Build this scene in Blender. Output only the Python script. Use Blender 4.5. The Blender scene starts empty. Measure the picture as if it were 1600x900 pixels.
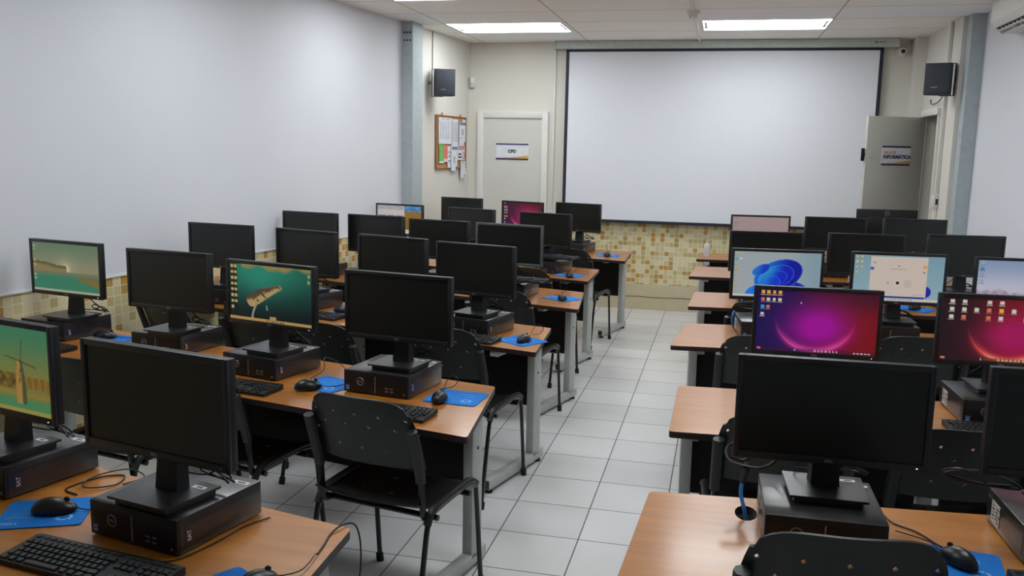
import bpy, bmesh, math, random
from math import sin, cos, pi, radians, sqrt, exp, atan2
from mathutils import Vector, Matrix
random.seed(7)
SC = bpy.context.scene
COL = SC.collection

# ------------------------------------------------------------------ materials
def lin(c):
    r = []
    for v in c[:3]:
        v /= 255.0
        r.append(v/12.92 if v <= 0.04045 else ((v+0.055)/1.055)**2.4)
    return r
MATS = {}
def mat(name, rgb, rough=0.5, metal=0.0, spec=0.5, vary=0.06, scale=18.0, bump=0.0, emit=0.0, trans=0.0, coat=0.0):
    """Principled material whose colour is gently broken up by object-space noise."""
    if name in MATS: return MATS[name]
    m = bpy.data.materials.new(name); m.use_nodes = True
    nt = m.node_tree; b = nt.nodes['Principled BSDF']
    c = lin(rgb)
    tc = nt.nodes.new('ShaderNodeTexCoord')
    nz = nt.nodes.new('ShaderNodeTexNoise'); nz.inputs['Scale'].default_value = scale; nz.inputs['Detail'].default_value = 3
    nt.links.new(tc.outputs['Object'], nz.inputs['Vector'])
    rp = nt.nodes.new('ShaderNodeValToRGB')
    rp.color_ramp.elements[0].position = 0.3; rp.color_ramp.elements[1].position = 0.7
    rp.color_ramp.elements[0].color = [v*(1-vary) for v in c]+[1]
    rp.color_ramp.elements[1].color = [min(1, v*(1+vary)) for v in c]+[1]
    nt.links.new(nz.outputs['Fac'], rp.inputs['Fac'])
    nt.links.new(rp.outputs['Color'], b.inputs['Base Color'])
    b.inputs['Roughness'].default_value = rough; b.inputs['Metallic'].default_value = metal
    b.inputs['Specular IOR Level'].default_value = spec
    b.inputs['Coat Weight'].default_value = coat
    if trans: b.inputs['Transmission Weight'].default_value = trans
    if emit:
        nt.links.new(rp.outputs['Color'], b.inputs['Emission Color']); b.inputs['Emission Strength'].default_value = emit
    if bump:
        bp = nt.nodes.new('ShaderNodeBump'); bp.inputs['Strength'].default_value = bump; bp.inputs['Distance'].default_value = 0.002
        n2 = nt.nodes.new('ShaderNodeTexNoise'); n2.inputs['Scale'].default_value = scale*14
        nt.links.new(tc.outputs['Object'], n2.inputs['Vector'])
        nt.links.new(n2.outputs['Fac'], bp.inputs['Height']); nt.links.new(bp.outputs['Normal'], b.inputs['Normal'])
    MATS[name] = m
    return m

def N(nt, t, **kw):
    n = nt.nodes.new(t)
    for k, v in kw.items(): setattr(n, k, v)
    return n

def wood_mat():
    m = bpy.data.materials.new('beech_laminate'); m.use_nodes = True
    nt = m.node_tree; b = nt.nodes['Principled BSDF']; L = nt.links.new
    tc = N(nt, 'ShaderNodeTexCoord'); mp = N(nt, 'ShaderNodeMapping'); mp.inputs['Scale'].default_value = (1.2, 16, 16)
    L(tc.outputs['Object'], mp.inputs['Vector'])
    n1 = N(nt, 'ShaderNodeTexNoise'); n1.inputs['Scale'].default_value = 2.2; n1.inputs['Detail'].default_value = 6; n1.inputs['Distortion'].default_value = .6
    L(mp.outputs['Vector'], n1.inputs['Vector'])
    rp = N(nt, 'ShaderNodeValToRGB'); e = rp.color_ramp.elements
    e[0].position = .3; e[0].color = lin(WOOD_A)+[1]; e[1].position = .72; e[1].color = lin(WOOD_B)+[1]
    L(n1.outputs['Fac'], rp.inputs['Fac']); L(rp.outputs['Color'], b.inputs['Base Color'])
    b.inputs['Specular IOR Level'].default_value = .35
    n2 = N(nt, 'ShaderNodeTexNoise'); n2.inputs['Scale'].default_value = 5
    L(tc.outputs['Object'], n2.inputs['Vector'])
    mr = N(nt, 'ShaderNodeMapRange'); mr.inputs['To Min'].default_value = .33; mr.inputs['To Max'].default_value = .43
    b.inputs['Coat Weight'].default_value = .8; b.inputs['Coat Roughness'].default_value = .17; b.inputs['Coat IOR'].default_value = 1.5
    L(n2.outputs['Fac'], mr.inputs['Value']); L(mr.outputs['Result'], b.inputs['Roughness'])
    return m
WOOD_A, WOOD_B = (172, 106, 34), (190, 122, 44)

def grid_mat(name, pitch, origin, grout, tile_cols, grout_col, rough, z_floor=None, axes='xy', upper=None, split=None, vary=0.02):
    """Square tiles in object space. tile_cols: [(threshold, rgb)...] picked per tile; upper/split: paint above a height."""
    m = bpy.data.materials.new(name); m.use_nodes = True
    nt = m.node_tree; b = nt.nodes['Principled BSDF']; L = nt.links.new
    tc = N(nt, 'ShaderNodeTexCoord'); sp = N(nt, 'ShaderNodeSeparateXYZ'); L(tc.outputs['Object'], sp.inputs[0])
    def math_(op, a, bb=None):
        n = N(nt, 'ShaderNodeMath', operation=op)
        for i, v in enumerate((a, bb)):
            if v is None: continue
            if isinstance(v, (int, float)): n.inputs[i].default_value = v
            else: L(v, n.inputs[i])
        return n.outputs[0]
    A = sp.outputs['X']; B = sp.outputs['Y'] if axes == 'xy' else sp.outputs['Z']
    ua = math_('DIVIDE', math_('SUBTRACT', A, origin[0]), pitch[0]); ub = math_('DIVIDE', math_('SUBTRACT', B, origin[1]), pitch[1])
    fa, fb = math_('FRACT', ua), math_('FRACT', ub)
    ga, gb = grout/pitch[0], grout/pitch[1]
    def edge(f, g):   # 1 inside tile
        d = math_('MINIMUM', f, math_('SUBTRACT', 1.0, f))
        return math_('GREATER_THAN', d, g/2)
    inside = math_('MULTIPLY', edge(fa, ga), edge(fb, gb))
    cx = N(nt, 'ShaderNodeCombineXYZ'); L(math_('FLOOR', ua), cx.inputs[0]); L(math_('FLOOR', ub), cx.inputs[1])
    wn = N(nt, 'ShaderNodeTexWhiteNoise', noise_dimensions='2D'); L(cx.outputs[0], wn.inputs['Vector'])
    rp = N(nt, 'ShaderNodeValToRGB'); rp.color_ramp.interpolation = 'CONSTANT'
    el = rp.color_ramp.elements
    while len(el) < len(tile_cols): el.new(.5)
    for e, (t, c) in zip(el, tile_cols): e.position = t; e.color = lin(c)+[1]
    L(wn.outputs['Value'], rp.inputs['Fac'])
    nz = N(nt, 'ShaderNodeTexNoise'); nz.inputs['Scale'].default_value = 9; nz.inputs['Detail'].default_value = 4
    L(tc.outputs['Object'], nz.inputs['Vector'])
    mr = N(nt, 'ShaderNodeMapRange'); mr.inputs['To Min'].default_value = 1-vary; mr.inputs['To Max'].default_value = 1+vary
    L(nz.outputs['Fac'], mr.inputs['Value'])
    vm = N(nt, 'ShaderNodeVectorMath', operation='SCALE'); L(rp.outputs['Color'], vm.inputs[0]); L(mr.outputs['Result'], vm.inputs['Scale'])
    mx = N(nt, 'ShaderNodeMix', data_type='RGBA'); mx.inputs[6].default_value = lin(grout_col)+[1]
    L(inside, mx.inputs[0]); L(vm.outputs[0], mx.inputs[7])
    out = mx.outputs[2]; relief = inside
    rr = math_('ADD', math_('MULTIPLY', inside, rough-.8), .8)
    if split is not None:
        up = math_('GREATER_THAN', sp.outputs['Z'], split)
        m2 = N(nt, 'ShaderNodeMix', data_type='RGBA'); L(up, m2.inputs[0]); L(out, m2.inputs[6])
        n3 = N(nt, 'ShaderNodeTexNoise'); n3.inputs['Scale'].default_value = 1.1; n3.inputs['Detail'].default_value = 3
        L(tc.outputs['Object'], n3.inputs['Vector'])
        r3 = N(nt, 'ShaderNodeValToRGB'); r3.color_ramp.elements[0].position = .3; r3.color_ramp.elements[1].position = .7
        r3.color_ramp.elements[0].color = [v*.97 for v in lin(upper)]+[1]; r3.color_ramp.elements[1].color = lin(upper)+[1]
        L(n3.outputs['Fac'], r3.inputs['Fac']); L(r3.outputs['Color'], m2.inputs[7]); out = m2.outputs[2]
        low = math_('SUBTRACT', 1.0, up); relief = math_('MAXIMUM', inside, up)
        rr = math_('ADD', math_('MULTIPLY', up, .7), math_('MULTIPLY', low, rr))
    L(out, b.inputs['Base Color']); L(rr, b.inputs['Roughness'])
    bp = N(nt, 'ShaderNodeBump'); bp.inputs['Strength'].default_value = .25; bp.inputs['Distance'].default_value = .002
    L(relief, bp.inputs['Height']); L(bp.outputs['Normal'], b.inputs['Normal'])
    b.inputs['Specular IOR Level'].default_value = .4
    return m

WOOD = wood_mat()
EDGE = mat('dark_edge_band', (44, 30, 28), .5)
STEEL = mat('grey_powder_coat', (182, 186, 182), .45, .0, .5)
STEELD = mat('galvanised_column_paint', (176, 188, 192), .5, .0)
BLACKP = mat('black_panel', (18, 18, 18), .6, spec=.3)
CHAIRP = mat('black_chair_plastic', (38, 41, 40), .42, spec=.5, bump=.15)
TUBEB = mat('black_tube_paint', (14, 14, 15), .25)
RUBBER = mat('black_rubber', (20, 19, 19), .7)
HOUS = mat('monitor_shell', (24, 26, 27), .42, spec=.4, bump=.1)
BEZ = mat('monitor_bezel', (34, 36, 40), .3)
BEZG = mat('grey_monitor_bezel', (84, 90, 92), .4)
LCD = mat('dark_panel_glass', (23, 26, 23), .30, spec=.5, vary=.03)
PCB = mat('computer_case_steel', (40, 39, 41), .38, .1, coat=.7); PCB.node_tree.nodes['Principled BSDF'].inputs['Coat Roughness'].default_value = .22
STAND = mat('monitor_stand_plastic', (26, 28, 30), .42, coat=.5); STAND.node_tree.nodes['Principled BSDF'].inputs['Coat Roughness'].default_value = .25
PCF = mat('computer_front_plastic', (17, 17, 17), .5)
SILV = mat('silver_trim', (150, 152, 155), .35, .6)
STKW = mat('white_sticker', (205, 207, 208), .6)
STKB = mat('blue_sticker', (40, 105, 170), .5)
KEYB = mat('keyboard_black', (26, 27, 29), .5)
KEYC = mat('key_cap_black', (40, 42, 46), .45)
MOUS = mat('mouse_black', (24, 24, 26), .32)
PADB = mat('mouse_pad_blue', (24, 118, 205), .75, spec=.2)
PADP = mat('mouse_pad_print', (120, 180, 232), .75)
CABLE = mat('black_cable', (16, 16, 17), .4)
CABG = mat('white_cable', (215, 215, 210), .5)
CABBL = mat('blue_network_cable', (52, 120, 195), .4)
CREAM = mat('cream_wall_paint', (222, 220, 212), .75, vary=.015, scale=1.2)
BLUEW = mat('white_blue_wall_paint', (222, 226, 234), .75, vary=.012, scale=.8)
WHITE = mat('white_paint', (226, 226, 222), .5, vary=.02)
DOORG = mat('grey_white_door_paint', (214, 214, 208), .5, vary=.02, scale=3)
DOORB = mat('beige_grey_door_paint', (188, 188, 180), .5, vary=.02, scale=3)
SPKM = mat('speaker_charcoal', (58, 62, 68), .6)
SPKG = mat('speaker_grille', (66, 72, 80), .8, bump=.3)
CORK = mat('cork', (196, 150, 92), .85, vary=.15, scale=60)
FRAMW = mat('board_wood', (150, 105, 66), .6)
PAPER = mat('white_paper', (226, 230, 236), .8)
INK = mat('grey_ink', (120, 125, 135), .8)
INKD = mat('dark_ink', (50, 54, 64), .8)
INKN = mat('navy_ink', (32, 40, 105), .7)
INKBL = mat('blue_ink', (58, 98, 165), .7)
GOLD = mat('gold_ink', (222, 168, 44), .7)
ORAN = mat('orange_ink', (214, 140, 52), .7)
REDI = mat('red_ink', (196, 70, 75), .7)
GRNP = mat('green_paper', (120, 190, 105), .8)
REDP = mat('salmon_paper', (225, 130, 110), .8)
SCRF = mat('projection_fabric', (232, 236, 244), .85, vary=.008)
SCRK = mat('screen_border_black', (34, 30, 52), .6)
SCRC = mat('screen_case_grey', (196, 204, 198), .5)
BEIGE = mat('beige_ceramic_base', (206, 192, 160), .4, vary=.04, scale=6)
CRACK = mat('dark_joint', (96, 82, 66), .8)
CHROME = mat('chrome', (200, 200, 200), .2, 1.0)
LED = mat('white_led', (235, 238, 255), .4, emit=1.2)
def lamp_mat():
    m = bpy.data.materials.new('lamp_diffuser'); m.use_nodes = True
    nt = m.node_tree; b = nt.nodes['Principled BSDF']
    b.inputs['Base Color'].default_value = (.9, .9, .9, 1)
    b.inputs['Emission Color'].default_value = (.93, .975, 1.0, 1); b.inputs['Emission Strength'].default_value = LAMP
    return m
LAMP = 9.2
LAMPM = lamp_mat()
CLEAR = mat('clear_plastic', (244, 248, 252), .08, vary=.0); CLEAR.node_tree.nodes['Principled BSDF'].inputs['Alpha'].default_value = .38

# ------------------------------------------------------------------ mesh builder
class MB:
    def __init__(s): s.v = []; s.f = []; s.m = []; s.sm = []
    def add(s, vs, fs, mi=0, smooth=False, M=None):
        o = len(s.v)
        s.v += [tuple(M @ Vector(v)) if M else tuple(v) for v in vs]
        for f in fs: s.f.append(tuple(i+o for i in f)); s.m.append(mi); s.sm.append(smooth)
        return s
    def box(s, c, d, mi=0, M=None, bev=0.0, seg=2):
        bm = bmesh.new(); bmesh.ops.create_cube(bm, size=1.0)
        for v in bm.verts: v.co = Vector((v.co.x*d[0]+c[0], v.co.y*d[1]+c[1], v.co.z*d[2]+c[2]))
        if bev: bmesh.ops.bevel(bm, geom=list(bm.edges), offset=min(bev, min(d)*.49), segments=seg, profile=.5, affect='EDGES')
        s.bm(bm, mi, bool(bev), M); return s
    def bm(s, bm, mi=0, smooth=False, M=None):
        bm.verts.index_update()
        s.add([v.co for v in bm.verts], [[v.index for v in f.verts] for f in bm.faces], mi, smooth, M); bm.free()
    def cyl(s, a, b, r, mi=0, n=16, r2=None, caps=True):
        s.tube([a, b], r if r2 is None else [r, r2], mi, n, caps); return s
    def tube(s, pts, r, mi=0, n=8, caps=True, flat=1.0, closed=False):
        P = [Vector(p) for p in pts]; k = len(P)
        R = r if isinstance(r, (list, tuple)) else [r]*k
        up = Vector((0, 0, 1)); prev = None; vs = []
        for i in range(k):
            if closed: t = P[(i+1) % k]-P[i-1]
            else: t = P[min(i+1, k-1)]-P[max(i-1, 0)]
            t.normalize()
            if prev is None:
                a = t.cross(up) if abs(t.z) < .95 else t.cross(Vector((0, 1, 0)))
            else: a = prev - t*prev.dot(t)
            a.normalize(); prev = a; b2 = t.cross(a)
            for j in range(n):
                an = 2*pi*j/n
                vs.append(P[i]+a*(cos(an)*R[i]*flat)+b2*(sin(an)*R[i]))
        fs = []
        for i in range(k if closed else k-1):
            i2 = (i+1) % k
            for j in range(n):
                j2 = (j+1) % n; fs.append((i*n+j, i*n+j2, i2*n+j2, i2*n+j))
        if caps and not closed: fs.append(tuple(range(n-1, -1, -1))); fs.append(tuple((k-1)*n+j for j in range(n)))
        s.add(vs, fs, mi, True); return s
    def prism(s, poly, z0, z1, mi=0, hole=None, side=None, M=None):
        side = mi if side is None else side
        n = len(poly)
        if hole is None:
            vs = [(x, y, z1) for x, y in poly]+[(x, y, z0) for x, y in poly]
            s.add(vs, [tuple(range(n)), tuple(range(2*n-1, n-1, -1))], mi, False, M)
            s.add(vs, [(i, i+n, (i+1) % n+n, (i+1) % n) for i in range(n)], side, False, M)
        else:
            for z, flip in ((z1, False), (z0, True)):
                bm = bmesh.new(); es = []
                for ring in (poly, hole):
                    vv = [bm.verts.new((x, y, z)) for x, y in ring]
                    es += [bm.edges.new((vv[i], vv[(i+1) % len(vv)])) for i in range(len(vv))]
                bmesh.ops.triangle_fill(bm, use_beauty=True, use_dissolve=False, edges=es, normal=(0, 0, -1 if flip else 1))
                s.bm(bm, mi, False, M)
            for ring in (poly, hole):
                k = len(ring); vs = [(x, y, z1) for x, y in ring]+[(x, y, z0) for x, y in ring]
                s.add(vs, [(i, i+k, (i+1) % k+k, (i+1) % k) for i in range(k)], side, False, M)
        return s
    def lathe(s, prof, mi=0, n=24, c=(0, 0, 0)):
        vs = []; k = len(prof)
        for r, z in prof:
            for j in range(n): an = 2*pi*j/n; vs.append((c[0]+r*cos(an), c[1]+r*sin(an), c[2]+z))
        fs = [(i*n+j, i*n+(j+1) % n, (i+1)*n+(j+1) % n, (i+1)*n+j) for i in range(k-1) for j in range(n)]
        if prof[0][0] > 1e-6: fs.append(tuple(range(n-1, -1, -1)))
        if prof[-1][0] > 1e-6: fs.append(tuple((k-1)*n+j for j in range(n)))
        s.add(vs, fs, mi, True); return s
    def mesh(s, name, mats):
        me = bpy.data.meshes.new(name); me.from_pydata(s.v, [], s.f); me.update()
        for m in (mats if isinstance(mats, (list, tuple)) else [mats]): me.materials.append(m)
        for p, mi, sm in zip(me.polygons, s.m, s.sm): p.material_index = mi; p.use_smooth = sm
        bm = bmesh.new(); bm.from_mesh(me); bmesh.ops.recalc_face_normals(bm, faces=bm.faces)
        bm.to_mesh(me); bm.free()
        if any(s.sm):
            try: me.set_sharp_from_angle(angle=radians(40))
            except Exception: pass
        return me
    def obj(s, name, mats, parent=None, loc=(0, 0, 0), rz=0.0):
        o = bpy.data.objects.new(name, s.mesh(name, mats)); COL.objects.link(o)
        o.location = loc; o.rotation_euler = (0, 0, rz)
        if parent: o.parent = parent
        return o

def smooth_path(pts, per=6):
    P = [Vector(p) for p in pts]; P = [P[0]*2-P[1]]+P+[P[-1]*2-P[-2]]; out = []
    for i in range(1, len(P)-2):
        p0, p1, p2, p3 = P[i-1:i+3]
        for k in range(per):
            t = k/per; t2 = t*t; t3 = t2*t
            out.append(.5*((2*p1)+(p2-p0)*t+(2*p0-5*p1+4*p2-p3)*t2+(3*p1-p0-3*p2+p3)*t3))
    out.append(P[-2]); return out

def text_mb(mb, txt, size, M, mi=0, depth=.0006, bold=0.0, align='CENTER', sx=1.0):
    """Lettering laid flat in local XY, then carried by M."""
    cu = bpy.data.curves.new('lettering', 'FONT'); cu.body = txt; cu.size = size; cu.extrude = depth/2; cu.offset = bold
    cu.align_x = align; cu.align_y = 'CENTER'; cu.resolution_u = 3
    o = bpy.data.objects.new('lettering', cu); COL.objects.link(o)
    dg = bpy.context.evaluated_depsgraph_get(); dg.update()
    me = bpy.data.meshes.new_from_object(o.evaluated_get(dg), depsgraph=dg)
    mb.add([(v.co.x*sx, v.co.y, v.co.z+depth/2) for v in me.vertices], [tuple(p.vertices) for p in me.polygons], mi, False, M)
    bpy.data.objects.remove(o); bpy.data.curves.remove(cu); bpy.data.meshes.remove(me)

def tag(o, label, cat, group=None, kind=None):
    o['label'] = label; o['category'] = cat
    if group: o['group'] = group
    if kind: o['kind'] = kind
    return o
def thing(name, loc, rz, label, cat, group=None):
    o = bpy.data.objects.new(name, None); COL.objects.link(o); o.empty_display_size = .1
    o.location = loc; o.rotation_euler = (0, 0, rz)
    return tag(o, label, cat, group)
def struct(o, label, cat):
    return tag(o, label, cat, None, 'structure')
def dup(root, loc, rz, label, scale=None):
    """Copy a thing, its parts and their sub-parts (mesh data shared)."""
    def cp(o, par):
        c = o.copy(); COL.objects.link(c)
        if par: c.parent = par
        for ch in o.children: cp(ch, c)
        return c
    r = cp(root, None); r.location = loc; r.rotation_euler = (0, 0, rz); r['label'] = label
    if scale: r.scale = scale
    return r
FRONT = Matrix(((1, 0, 0), (0, 0, -1), (0, 1, 0))).to_4x4()      # lettering XY -> upright, facing -Y
def at(x, y, z, R=None): return Matrix.Translation((x, y, z)) @ (R if R else Matrix.Identity(4))
def Rz(a): return Matrix.Rotation(a, 4, 'Z')

# ------------------------------------------------------------------ room
CEIL = 2.875; BACK = 9.73; WTOP = .952
WL0, WLS = -3.46, .103                         # left wall: x = WL0 + WLS*(y-3.57)
def wl(y): return WL0+WLS*(y-3.57)
ANG_L = math.atan(WLS)
RW = 1.99; RW2 = 1.85
TILE = .3612
floor_m = grid_mat('white_ceramic_floor', (TILE, TILE), (-.908, 6.244), .0055, [(0, (218, 219, 219)), (.35, (222, 223, 222)), (.7, (214, 215, 216))], (92, 92, 94), .27, vary=.025)
mb = MB(); mb.add([(-4.4, -2.6, 0), (2.6, -2.6, 0), (2.6, 10.1, 0), (-4.4, 10.1, 0), (-4.4, -2.6, -.08), (2.6, -2.6, -.08), (2.6, 10.1, -.08), (-4.4, 10.1, -.08)],
                [(0, 1, 2, 3), (7, 6, 5, 4), (0, 4, 5, 1), (1, 5, 6, 2), (2, 6, 7, 3), (3, 7, 4, 0)])
struct(mb.obj('floor', floor_m), 'pale grey square ceramic floor tiles with dark joints', 'floor')
ceil_m = grid_mat('ceiling_panels', (1.163, .655), (-2.65, 6.29), .012, [(0, (245, 243, 238)), (.5, (241, 240, 236)), (.8, (240, 242, 246))], (176, 174, 168), .7, vary=.015)
LAMPS = []
for ly in (8.595, 6.625, 4.655, 2.685):
    LAMPS.append((-2.09, ly)); LAMPS.append((.285, ly))
LWX, LWY = 1.11, .66
def ceiling_mesh():
    """Ceiling sheet with real openings for the recessed lamps."""
    xs = sorted({-4.4, 2.6}|{x+s*LWX/2 for x, _ in LAMPS for s in (-1, 1)})
    ys = sorted({-2.6, 10.1}|{y+s*LWY/2 for _, y in LAMPS for s in (-1, 1)})
    mb = MB()
    for i in range(len(xs)-1):
        for j in range(len(ys)-1):
            cx, cy = (xs[i]+xs[i+1])/2, (ys[j]+ys[j+1])/2
            if any(abs(cx-x) < LWX/2-.01 and abs(cy-y) < LWY/2-.01 for x, y in LAMPS): continue
            mb.add([(xs[i], ys[j], CEIL), (xs[i+1], ys[j], CEIL), (xs[i+1], ys[j+1], CEIL), (xs[i], ys[j+1], CEIL)], [(3, 2, 1, 0)])
    mb.add([(-4.4, -2.6, CEIL+.2), (2.6, -2.6, CEIL+.2), (2.6, 10.1, CEIL+.2), (-4.4, 10.1, CEIL+.2)], [(0, 1, 2, 3)])
    return mb
struct(ceiling_mesh().obj('ceiling', ceil_m), 'off white suspended ceiling panels with recessed lamps', 'ceiling')

MOS = [(0, (224, 212, 172)), (.30, (210, 196, 146)), (.52, (196, 178, 122)), (.68, (216, 204, 158)), (.80, (184, 152, 84)), (.90, (200, 148, 70))]
def wall_mat(name, upper, off, pt=.0505): return grid_mat(name, (pt, pt), (off, WTOP-pt*20), .0045, MOS, (232, 226, 204), .3, axes='xz', upper=upper, split=WTOP, vary=.05)
wallL_m = wall_mat('left_wall_paint_and_mosaic', (224, 228, 235), 0, .056)
wallB_m = wall_mat('back_wall_paint_and_mosaic', (226, 223, 213), .01)
# left wall: local x runs along the wall
Llen = sqrt((10.1+2.6)**2*(1+WLS**2)); th = math.atan2(1, WLS)
mb = MB(); mb.box((Llen/2, .06, CEIL/2+.05), (Llen, .12, CEIL+.1))
struct(mb.obj('wall_left', wallL_m, loc=(wl(-2.6), -2.6, 0), rz=th), 'long bluish white wall with mosaic tile dado', 'wall')
mb = MB()
mb.box((0, .06, CEIL/2+.05), (6.6, .12, CEIL+.1))
struct(mb.obj('wall_back', wallB_m, loc=(-.6, BACK, 0)), 'cream wall behind the projection screen with mosaic dado', 'wall')
# right wall: near part, far part with a doorway
mb = MB(); mb.box((RW+.06, 2.8, CEIL/2+.05), (.12, 10.8, CEIL+.1))
struct(mb.obj('wall_right', BLUEW), 'bluish white wall carrying the air conditioner', 'wall')
mb = MB()
mb.box((RW2+.05, 8.43, CEIL/2), (.1, .46, CEIL)); mb.box((RW2+.05, 9.52, CEIL/2), (.1, .42, CEIL)); mb.box((RW2+.05, 8.98, (CEIL+2.11)/2), (.1, .66, CEIL-2.11))
mb.box((RW2+.6, 8.98, 1.1), (.04, 1.6, 2.2)); mb.box((RW2+.33, 9.5, 1.1), (.5, .04, 2.2)); mb.box((RW2+.33, 8.4, 1.1), (.5, .04, 2.2)); mb.box((RW2+.33, 8.98, 2.2), (.5, 1.1, .04))
struct(mb.obj('wall_doorway', CREAM), 'cream end wall with the doorway beside the projection screen', 'wall')
mb = MB(); mb.box((-.9, -2.6, CEIL/2), (7, .1, CEIL))
struct(mb.obj('wall_front', BLUEW), 'plain white wall at the rear of the classroom', 'wall')
# far cream part of left wall (thin skim standing proud of the dado's paint)
n_l = Vector((cos(ANG_L), -sin(ANG_L), 0))
mb = MB()
a0, a1 = 8.33, 9.73
mb.add([(wl(a0)+.004, a0, WTOP), (wl(a1)+.004, a1, WTOP), (wl(a1)+.004, a1, CEIL), (wl(a0)+.004, a0, CEIL), (wl(a0)-.01, a0, WTOP), (wl(a1)-.01, a1, WTOP), (wl(a1)-.01, a1, CEIL), (wl(a0)-.01, a0, CEIL)],
       [(0, 1, 2, 3), (7, 6, 5, 4), (0, 4, 5, 1), (1, 5, 6, 2), (2, 6, 7, 3), (3, 7, 4, 0)])
struct(mb.obj('wall_left_end', CREAM), 'cream end of the long wall past the steel column', 'wall')
# base course under the back mosaic
mb = MB(); mb.box((-.6, BACK-.006, .07), (6.4, .012, .138)); mb.box((-.6, BACK-.005, .211), (6.4, .01, .138))
jag = [(-2.4+i*.12, .1405+random.uniform(-.006, .006)) for i in range(36)]
mb.tube([(x, BACK-.0125, z) for x, z in jag], .003, 1, 5)
struct(mb.obj('baseboard_back', [BEIGE, CRACK]), 'beige two course tile skirting with cracked joint', 'skirting')
# dado top edge strips
mb = MB(); mb.box((Llen/2-1.2, -.004, WTOP+.002), (Llen-3.0, .008, .010))
struct(mb.obj('trim_1', WHITE, loc=(wl(-2.6), -2.6, 0), rz=th), 'thin white strip along the top of the mosaic on the long wall', 'trim')
# steel columns
def column(x0, x1, y0, y1, name, label):
    mb = MB(); w = x1-x0
    hx = x0+.03
    if x0 < 0: mb.prism([(x0-.03, y0), (x1, y0), (x1, y1), (x0-.03, y1)], 0, CEIL)
    else: mb.prism([(x0, y0), (x1, y0), (x1, y1), (x0, y1)], 0, CEIL)
    for i in range(3):
        for j in range(2 if x0 < 0 else 0): mb.cyl((hx+i*.028, y0-.006, CEIL-.1-j*.07), (hx+i*.028, y0+.002, CEIL-.1-j*.07), .009, 1, 8)
    struct(mb.obj(name, [STEELD, INKD]), label, 'column')
column(wl(8.05)-.0, -2.888, 8.05, 8.33, 'trim_2', 'grey steel column beside the noticeboard')
column(1.882, RW-.001, 8.05, 8.20, 'trim_3', 'grey steel column beside the air conditioner')
mb = MB(); mb.box((1.80, 9.62, CEIL/2), (.1, .22, CEIL))
struct(mb.obj('trim_4', CREAM), 'cream boxed corner beside the open door', 'corner')

# ------------------------------------------------------------------ doors and their signs
dx0, dx1, dzt = -2.642, -1.978, 2.06
mb = MB(); mb.box(((dx0+dx1)/2, BACK-.012, dzt/2+.001), (dx1-dx0, .024, dzt-.004))
d = mb.obj('door_1', DOORG); struct(d, 'closed pale grey door with a small sign beside the noticeboard', 'door')
mb = MB()
for x in (dx0-.035, dx1+.035): mb.box((x, BACK-.022, (dzt+.07)/2), (.07, .044, dzt+.07), bev=.004)
mb.box(((dx0+dx1)/2, BACK-.022, dzt+.035), (dx1-dx0, .044, .07), bev=.004)
mb.obj('door_frame', WHITE, d)
mb = MB(); mb.cyl((dx1-.06, BACK-.024, 1.02), (dx1-.06, BACK-.07, 1.02), .011, 0, 10); mb.box((dx1-.11, BACK-.072, 1.02), (.12, .016, .02), bev=.005)
mb.obj('handle', CHROME, d)
def sign(name, lines, w, h, M, label, cat='sign'):
    t = thing(name, (0, 0, 0), 0, label, cat); t.matrix_world = M
    mb = MB(); mb.box((0, -.002, 0), (w, .003, h)); mb.obj('plate', PAPER, t)
    mb = MB()
    mb.box((0, -.0042, h/2-.008), (w, .001, .016)); mb.box((0, -.0042, -h/2+.008), (w, .001, .016)); mb.obj('navy_stripe', INKN, t)
    mb = MB(); y = -.0046
    mb.add([(-w/2, y, -h/2+.017), (w/2, y, -h/2+.017), (w/2, y, -h/2+.048), (0, y, -h/2+.028), (-w/2, y, -h/2+.022)], [(0, 1, 2, 3, 4)]); mb.obj('gold_swoosh', GOLD, t)
    for txt, sz, x, z, al, m, nm in lines:
        mb = MB(); text_mb(mb, txt, sz, at(x, -.0042, z, FRONT), 0, .0008, sz*.045, al); mb.obj(nm, m, t)
    return t
sign('door_sign', [('CPD', .048, 0, .002, 'CENTER', INKD, 'lettering')], .371, .178, at(-2.311, BACK-.025, 1.693), 'white door sign with navy and gold bands on the closed door')
# open door in the end wall
hx, hy, ex, ey = 1.845, 9.27, 1.288, 8.975
da = atan2(hy-ey, hx-ex); dl = sqrt((hx-ex)**2+(hy-ey)**2)
t = bpy.data.objects.new('door_2', None); COL.objects.link(t); t.location = (ex, ey, 0); t.rotation_euler = (0, 0, da)
struct(t, 'open beige grey door swung in front of the projection wall', 'door')
mb = MB(); mb.box((dl/2, .02, 1.053), (dl, .036, 2.085), bev=.003); mb.obj('door_leaf', DOORB, t)
mb = MB(); mb.cyl((.055, -.004, 1.72), (.055, .002, 1.72), .02, 0, 14); mb.cyl((.055, -.02, 1.72), (.055, -.002, 1.72), .012, 0, 12); mb.obj('lock_cylinder', STEEL, t)
mb = MB(); mb.box((-.022, .02, 1.735), (.03, .02, .12), bev=.006); mb.box((-.006, .02, 1.735), (.012, .01, .03)); mb.obj('handle', BLACKP, t)
s1 = (1.437, 9.058); s0 = Vector(((1.437+1.716)/2, (9.058+9.206)/2, 1.729))
sign('door_sign', [('SALA DE', .034, -.135, .03, 'LEFT', ORAN, 'heading_lettering'), ('INFORMÁTICA', .046, -.14, -.012, 'LEFT', INKN, 'lettering')], .316, .184,
     at(s0.x+.0003*sin(da), s0.y-.0006, s0.z, Rz(da)), 'white door sign with orange and navy lettering on the open door')
mb = MB()
mb.box((RW2-.012, 8.685, 1.05), (.03, .05, 2.1)); mb.box((RW2-.012, 9.3, 1.05), (.03, .05, 2.1)); mb.box((RW2-.02, 8.99, 2.13), (.05, .68, .06), bev=.004)
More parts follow.
